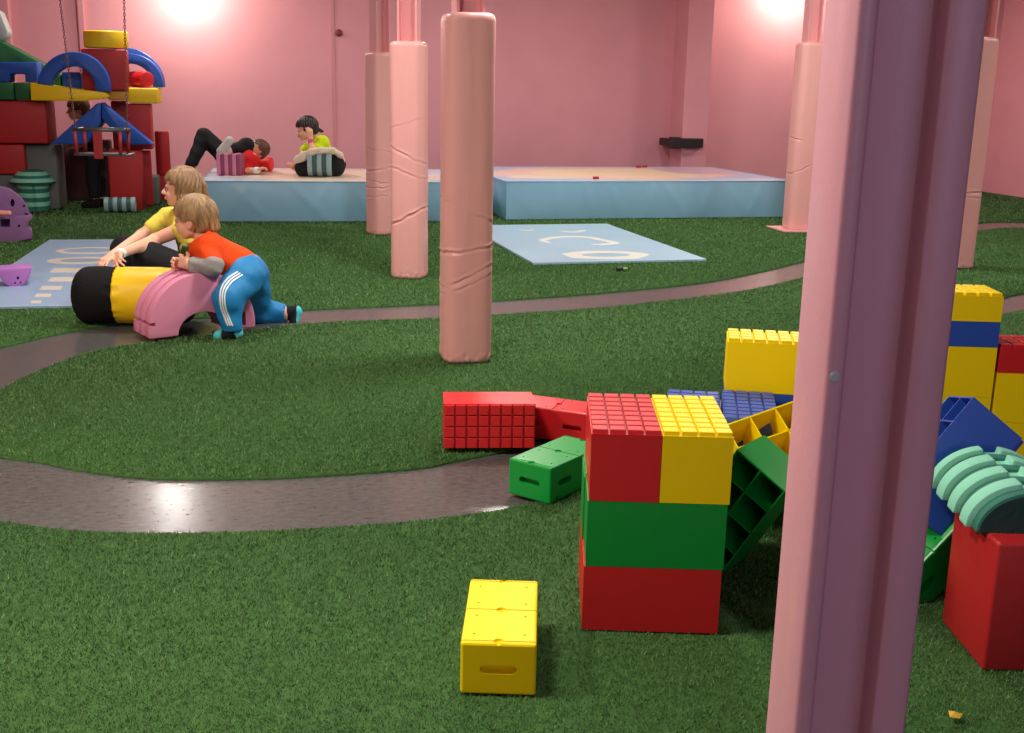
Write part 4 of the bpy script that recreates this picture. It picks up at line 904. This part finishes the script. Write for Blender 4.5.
# ---- girl behind the roll
t = lambda px, py, w: cw(px, py, w+.07)
g = at(195, 300, .008); P2 = Person(.0048, (g[0], g[1], .008)); hc2 = t(182, 187.5, 5.95)
P2.head(hc2, LEFT*.97-AWAY*.12+zz*.05, zz-LEFT*.06, .208, t(190, 219, 6.0), None)
tor2 = [(S_cap(t(192, 231, 5.93), t(203, 276, 5.94), .07, .085), .03), (S_cap(t(190, 231, 6.06), t(201, 276, 6.06), .07, .085), .04), (S_cap(t(191, 224, 5.88), t(170, 217, 6.12), .045), .04)]
ua_n = [(S_cap(t(191, 225, 5.87), t(155, 240, 5.90), .042, .033), .03)]; ua_f = [(S_cap(t(168, 217, 6.12), t(141, 236, 6.05), .042, .032), .03)]
fa = [(S_cap(t(155, 240, 5.90), t(120, 254, 5.56), .033, .022), .015), (S_cap(t(141, 236, 6.05), t(112.5, 255, 5.58), .032, .022), .015)]
legs2 = [(S_cap(t(200, 279, 5.93), t(149, 258, 5.82), .082, .078), .03), (S_cap(t(149, 259, 5.83), t(158, 293, 5.90), .074, .045), .02), (S_cap(t(196, 277, 6.08), t(125, 249, 6.06), .08, .066), .03), (S_cap(t(125, 250, 6.06), t(134, 288, 6.08), .062, .042), .02)]
feet2 = [(S_cap(t(160, 295, 5.90), t(140, 296, 5.90), .034, .026), .015), (S_cap(t(136, 291, 6.08), t(118, 292, 6.06), .034, .026), .015)]
for q in tor2+ua_n+ua_f+fa+legs2+feet2: P2.ops.append(q)
P2.hand(t(119.5, 254.5, 5.56), t(115, 271, 5.41)-t(119.5, 254.5, 5.56), LEFT*-.6-zz*.5, LEFT, .135, (5, 45), .2); P2.hand(t(112, 255.5, 5.57), t(93, 269, 5.43)-t(112, 255.5, 5.57), -zz, LEFT*-.5-AWAY, .135, (8, 12), .25)
P2.build('girl person with long fair hair and yellow shirt sitting behind the black and yellow roll'); P2.face()
c_, f_, u_, l_, H_ = P2.hd; hp = lambda x, y, z: c_+l_*x*H_+f_*y*H_+u_*z*H_
P2.hair(GIRLHAIR, [(S_cap(hp(s*.30, -.12, .02), hp(s*.34, -.18, -.62), .10*H_, .085*H_), .06*H_) for s in (-1, 1)]+[(S_cap(hp(s*.33, .05, .1), hp(s*.36, .02, -.28), .06*H_, .05*H_), .05*H_) for s in (-1, 1)]+[(S_cap(hp(0, -.44, .05), hp(0, -.66, -.86), .18*H_, .16*H_), .08*H_), (S_cap(hp(.2, -.36, .05), hp(.24, -.52, -.84), .13*H_, .11*H_), .08*H_), (S_cap(hp(-.2, -.36, .05), hp(-.24, -.52, -.84), .13*H_, .11*H_), .08*H_)],
        fringe=.17, front=.13, ear=None, nape=-1.0, seed=2.2)
P2.wear('shirt', tor2+[(S_cap(t(191, 225, 5.87), t(181, 229, 5.88), .042, .039), .03), (S_cap(t(168, 217, 6.12), t(154, 227, 6.08), .042, .038), .03)], .011, [(t(178, 207, 6.0), nrm(zz+LEFT*.15)), (t(192, 239.5, 6.0), -zz)], YSHIRT, (.002, 55))
P2.wear('shirt_lower', tor2, .0105, [(t(192, 239, 6.0), zz)], FLOWER, (.002, 50))
P2.wear('leggings', legs2+[(S_cap(t(201, 277, 5.95), t(200, 277, 6.07), .088), .03)], .008, [], BLKP, (.002, 40))
P2.wear('wristband', [(S_cap(t(121.5, 253.4, 5.575), t(120.2, 253.9, 5.566), .023), .01)], .003, [], WHITE)
t = cw
# ---- child in lime shirt sitting on the left mat
g = at(325, 177, MH+.012); P3 = Person(.0055, tuple(g)); hc3 = t(306.5, 128.5, 9.74)
P3.head(hc3, LEFT*.95-AWAY*.25-zz*.18, zz+LEFT*.12, .195, t(315, 140, 9.77), None)
tor3 = [(S_cap(t(320, 148, 9.70), t(333, 164, 9.74), .065, .085), .03), (S_cap(t(317, 147, 9.82), t(332, 164, 9.84), .065, .085), .04), (S_cap(t(322, 141.5, 9.67), t(314, 141, 9.87), .042), .04)]
ar3 = [(S_cap(t(323, 142.5, 9.66), t(313, 152.5, 9.57), .040, .031), .03), (S_cap(t(313, 152.5, 9.57), t(310.5, 139.5, 9.60), .03, .021), .015), (S_cap(t(313, 142, 9.88), t(304, 151, 9.87), .04, .031), .03), (S_cap(t(304, 151, 9.87), t(300, 160, 9.78), .03, .021), .015)]
lg3 = [(S_cap(t(333, 165.5, 9.70), t(303, 168.5, 9.66), .085, .058), .03), (S_cap(t(303, 168.5, 9.66), t(322, 172, 9.70), .055, .038), .02), (S_cap(t(334, 165, 9.86), t(309, 160, 9.92), .085, .058), .03), (S_cap(t(309, 160, 9.92), t(298, 167, 9.86), .054, .034), .02)]
ft3 = [(S_cap(t(298, 168, 9.86), t(289.5, 165, 9.84), .032, .024), .02)]
for q in tor3+ar3+lg3+ft3: P3.ops.append(q)
P3.hand(t(310.5, 139, 9.60), np.array([0, 0, 1.])+LEFT*.1, AWAY+LEFT*.3, LEFT, .13, (20, 55), .15); P3.hand(t(300, 160, 9.78), LEFT*.7-zz*.5, -zz-LEFT*.3, -AWAY, .12, (20, 30))
P3.build('child person in lime shirt sitting on the left mat behind a grey striped cylinder'); P3.face()
c_, f_, u_, l_, H_ = P3.hd
P3.hair(DARKHAIR, [(S_cap(hp(0, 0, 0)*0+c_-f_*.45*H_-u_*.10*H_, c_-f_*.66*H_-u_*.24*H_, .10*H_, .06*H_), .04*H_)], fringe=.14, front=.16, ear=-.10, nape=-.30, seed=.5)
P3.wear('shirt', tor3+[(S_cap(t(323, 142.5, 9.66), t(317, 148.5, 9.61), .040, .036), .03), ar3[2]], .011, [(t(313.5, 138.5, 9.77), nrm(zz+LEFT*.5)), (t(328, 158, 9.77), nrm(-zz))], LIME, (.002, 50))
P3.wear('leggings', lg3+[(S_cap(t(333, 165, 9.72), t(334, 165, 9.86), .09), .03)], .009, [(t(299, 167, 9.86), LEFT)], BLKP, (.003, 35))
jk = [t(297.5, 158.5, 9.62), t(303, 154, 9.58), t(311, 150.8, 9.55), t(321, 149.5, 9.55), t(333, 149.5, 9.58), t(340, 154, 9.64), t(342.5, 160, 9.75)]
P3.wear('jacket', [(S_cap(a-zz*.008, b-zz*.008, .025, .025), .02) for a, b in zip(jk, jk[1:])]+[(S_cap(jk[0]-zz*.01, jk[1]-zz*.03, .034), .02)], 0, [], CREAM, (.0015, 60))
P3.wear('wristband', [(S_cap(t(311, 142.5, 9.593), t(311, 141.5, 9.595), .022), .01)], .005, [], mat('pink_band', (214, 70, 130), .6))
# ---- child in red shirt lying on the left mat
g = at(235, 174, MH+.012); P4 = Person(.0055, tuple(g)); hc4 = t(257.5, 149.5, 9.92)
P4.head(hc4, LEFT*.55+zz*.40-AWAY*.75, rt0*.80+zz*.55, .195, t(251.5, 160, 9.9), None)
tor4 = [(S_cap(t(249.5, 161, 9.80), t(237, 164.5, 9.90), .082, .078), .03), (S_cap(t(249.5, 160, 9.97), t(237, 163.5, 10.0), .08, .078), .04)]
ar4 = [(S_cap(t(250, 165, 9.78), t(243.5, 170.5, 9.72), .038, .031), .03), (S_cap(t(243.5, 170.5, 9.72), t(257, 170.5, 9.70), .031, .022), .015)]
lg4 = [(S_cap(t(241, 167, 9.88), t(246.5, 145.5, 9.84), .074, .056), .03), (S_cap(t(246.5, 145.5, 9.84), t(229, 150.5, 9.70), .054, .038), .02), (S_cap(t(236, 167, 10.0), t(204, 136, 9.96), .078, .058), .03), (S_cap(t(204, 136, 9.96), t(191, 165, 9.90), .056, .040), .02)]
ft4 = [(S_cap(t(221, 151.5, 9.60), t(229.5, 140.5, 9.60), .032, .029), .02), (S_cap(t(229, 150.5, 9.70), t(222.5, 151.5, 9.62), .032, .03), .02)]; ft4b = [(S_cap(t(191, 167.5, 9.90), t(181, 170, 9.88), .034, .026), .02)]
for q in tor4+ar4+lg4+ft4+ft4b: P4.ops.append(q)
P4.hand(t(257, 170.5, 9.70), rt0*.8+zz*.35, -AWAY*.2-zz, zz, .115, (25, 40))
P4.build('child person in red shirt lying on the left mat, knees up, beside a striped cube'); P4.face()
P4.hair(BROWNHAIR, fringe=.26, front=.05, ear=0., nape=-.30, seed=4., thick=.03)
P4.wear('shirt', tor4+[ar4[0]], .011, [(t(238.5, 166, 9.92), nrm(t(237, 167, 9.9)-t(249.5, 163, 9.9))), (t(258, 153, 9.9), nrm(rt0*.8+zz))], REDS, (.002, 50))
P4.wear('trousers', [(lg4[:2]+[(S_cap(t(238, 167, 9.9), t(237, 166.5, 10.0), .082), .03)], [(t(229.5, 151.5, 9.72), nrm(t(222, 153, 9.7)-t(246.5, 145.5, 9.84)))]), (lg4[2:], [(t(191, 166.5, 9.9), -zz)])], .010, None, BLKP, (.003, 35))
P4.wear('sock', ft4, .006, [], GSOLE); P4.wear('sock', ft4b, .006, [], BLKP)
P4.wear('cuff', [(S_cap(t(256, 170.5, 9.70), t(257.5, 170.4, 9.70), .022), .01)], .008, [], WHITE)
# ---- child inside the tower
P5 = Person(.006, tuple(fx((96, 200), 10.86)*np.array([1, 1, 0])+np.array([0, 0, .012]))); y5 = np.dot(fx((80, 108), 10.86)-EYE, FWD); hc5 = t(77.5, 109, y5)
P5.head(hc5, LEFT*.9-AWAY*.3-zz*.05, zz+LEFT*.05, .195, t(85, 121, y5), None)
tor5 = [(S_cap(t(88, 127, y5-.06), t(95, 152, y5-.05), .06, .075), .03), (S_cap(t(87, 127, y5+.06), t(95, 152, y5+.05), .06, .075), .04), (S_cap(t(88, 123, y5-.09), t(86, 122, y5+.09), .04), .04)]
ar5 = [(S_cap(t(89, 124, y5-.11), t(88, 141, y5-.13), .038, .03), .03), (S_cap(t(88, 141, y5-.13), t(75, 147, y5-.16), .029, .021), .015), (S_cap(t(86, 123, y5+.1), t(84, 139, y5+.08), .038, .03), .03), (S_cap(t(84, 139, y5+.08), t(73, 144, y5), .029, .021), .015)]
zg = lambda px, y: np.array([*(fx((px, 205), y)[:2]), .03])
lg5 = [(S_cap(t(94, 155, y5-.06), t(93, 180, y5-.06), .07, .05), .03), (S_cap(t(93, 180, y5-.06), t(95, 198, y5-.06), .048, .034), .02), (S_cap(t(97, 155, y5+.06), t(99, 180, y5+.06), .07, .05), .03), (S_cap(t(99, 180, y5+.06), t(101, 198, y5+.06), .048, .034), .02)]
g1 = t(95, 198, y5-.06); g2 = t(101, 198, y5+.06); ft5 = [(S_cap((g1[0], g1[1], .045), (g1[0]-.09, g1[1]-.01, .04), .03, .026), .02), (S_cap((g2[0], g2[1], .045), (g2[0]-.09, g2[1]-.01, .04), .03, .026), .02), (S_cap(g1, (g1[0], g1[1], .045), .034, .03), .02), (S_cap(g2, (g2[0], g2[1], .045), .034, .03), .02)]
for q in tor5+ar5+lg5+ft5: P5.ops.append(q)
P5.hand(t(75, 147, y5-.16), LEFT-zz*.2, -zz, -AWAY, .11, (15, 30)); P5.hand(t(73, 144, y5), LEFT-zz*.2, -zz, -AWAY, .11, (15, 30))
P5.build('child person in dark clothes inside the foam tower, face showing above the blue gable'); P5.face(); P5.hair(BROWNHAIR, fringe=.12, front=.16, ear=-.05, nape=-.36, seed=3.)
P5.wear('top', tor5+[ar5[0], ar5[2]], .011, [(t(84.5, 120, y5), nrm(zz+LEFT*.3)), (t(95, 158, y5), -zz)], DARKC, (.002, 45)); P5.wear('trousers', lg5+[(S_cap(t(95, 153, y5-.05), t(96, 153, y5+.05), .078), .03)], .010, [(g1, -zz)], BLKP, (.003, 35)); P5.wear('sock', ft5, .005, [], DARKC)
# ---- things the two children on the mat lean on
s = striped('striped_cylinder', 5, .20, .114, (GREYL, GREYD)); p = t(320.5, 165.5, 9.66); s.location = (p[0], p[1], MH+.028+.114); s.rotation_euler.z = -.16
tag(s, 'grey striped foam cylinder on the left mat before the child in lime', 'foam cylinder')
s = striped('striped_cube', 6, .20, .090, (PINKF, PINKD), False); p = t(231, 165.5, 9.64); s.location = (p[0], p[1], MH+.028+.091); s.rotation_euler.z = -.24
tag(s, 'pink and purple striped foam cube on the left mat under the lying child\'s foot', 'foam cube')
a = t(249, 162.5, 10.13); b = t(272, 162.5, 10.10)
o = link('foam_roll', cyl_bm((a[0], a[1], MH+.028+.062), (b[0], b[1], MH+.028+.062), .062, 32, bev=.012), mat('bright_red_vinyl', (226, 34, 36), .45, .4), smooth=True); tag(o, 'short red foam roll on the left mat under the lying child\'s head', 'foam roll')
#PEOPLE-END
# ------------------------------------------------------------------ light
def area(loc, size, power, col=(1, .92, .82), target=None, sy=None):
    l = bpy.data.lights.new('lamp_or_fill', 'AREA'); l.energy = power; l.color = col; l.size = size
    if sy: l.shape = 'RECTANGLE'; l.size_y = sy
    o = bpy.data.objects.new('lamp_or_fill', l); COL.objects.link(o); o.location = loc
    if target is not None: o.rotation_euler = (Vector(target)-Vector(loc)).to_track_quat('-Z', 'Y').to_euler()
    return o
WARM = (1, .935, .86); _g = at(172, 492, 0.); LX = _g+(_g-np.array([0, 0, 0]))*((ZC-.05)/CH)      # the lamp mirrored in the path
for (x, y, p, sz, c) in ((-2.3, 2.4, 96, .4, (1, .83, .64)), (-.4, -1.0, 8, .6, (1, .92, .84)), (-.5, 2.1, 66, .5, (1, .91, .8)), (1.4, 4.8, 78, .5, WARM), (-.6, 6.2, 50, .5, WARM), (3.6, 7.2, 68, .5, WARM), (6.2, 5.2, 54, .5, WARM), (2.2, 10.0, 40, .5, WARM), (LX[0], LX[1], 34, .14, WARM), (6.5, 10.2, 36, .5, WARM)):
    area((x, y, ZC-.05), sz, p, c)
for px, py in ((186, -14), (803, -12)):
    p = aty(px, py, YB-.4); l = bpy.data.lights.new('wall_lamp', 'POINT'); l.energy = 36; l.color = (1, .9, .7); l.shadow_soft_size = .08
    o = bpy.data.objects.new('wall_lamp', l); COL.objects.link(o); o.location = (p[0], YB-.42, p[2])
area((.5, YF+.1, 1.6), 3, 34, (.6, .74, 1), (0.8, 4, .8), 1.6)  # added cool fill behind the camera, no window built for it
w = bpy.data.worlds.new('world'); scn.world = w; w.use_nodes = True; w.node_tree.nodes['Background'].inputs[0].default_value = (.8, .85, 1, 1); w.node_tree.nodes['Background'].inputs[1].default_value = .1
scn.view_settings.view_transform = 'Standard'; scn.view_settings.look = 'None'; scn.view_settings.gamma = 1; scn.view_settings.exposure = 0; scn.view_settings.use_curve_mapping = False
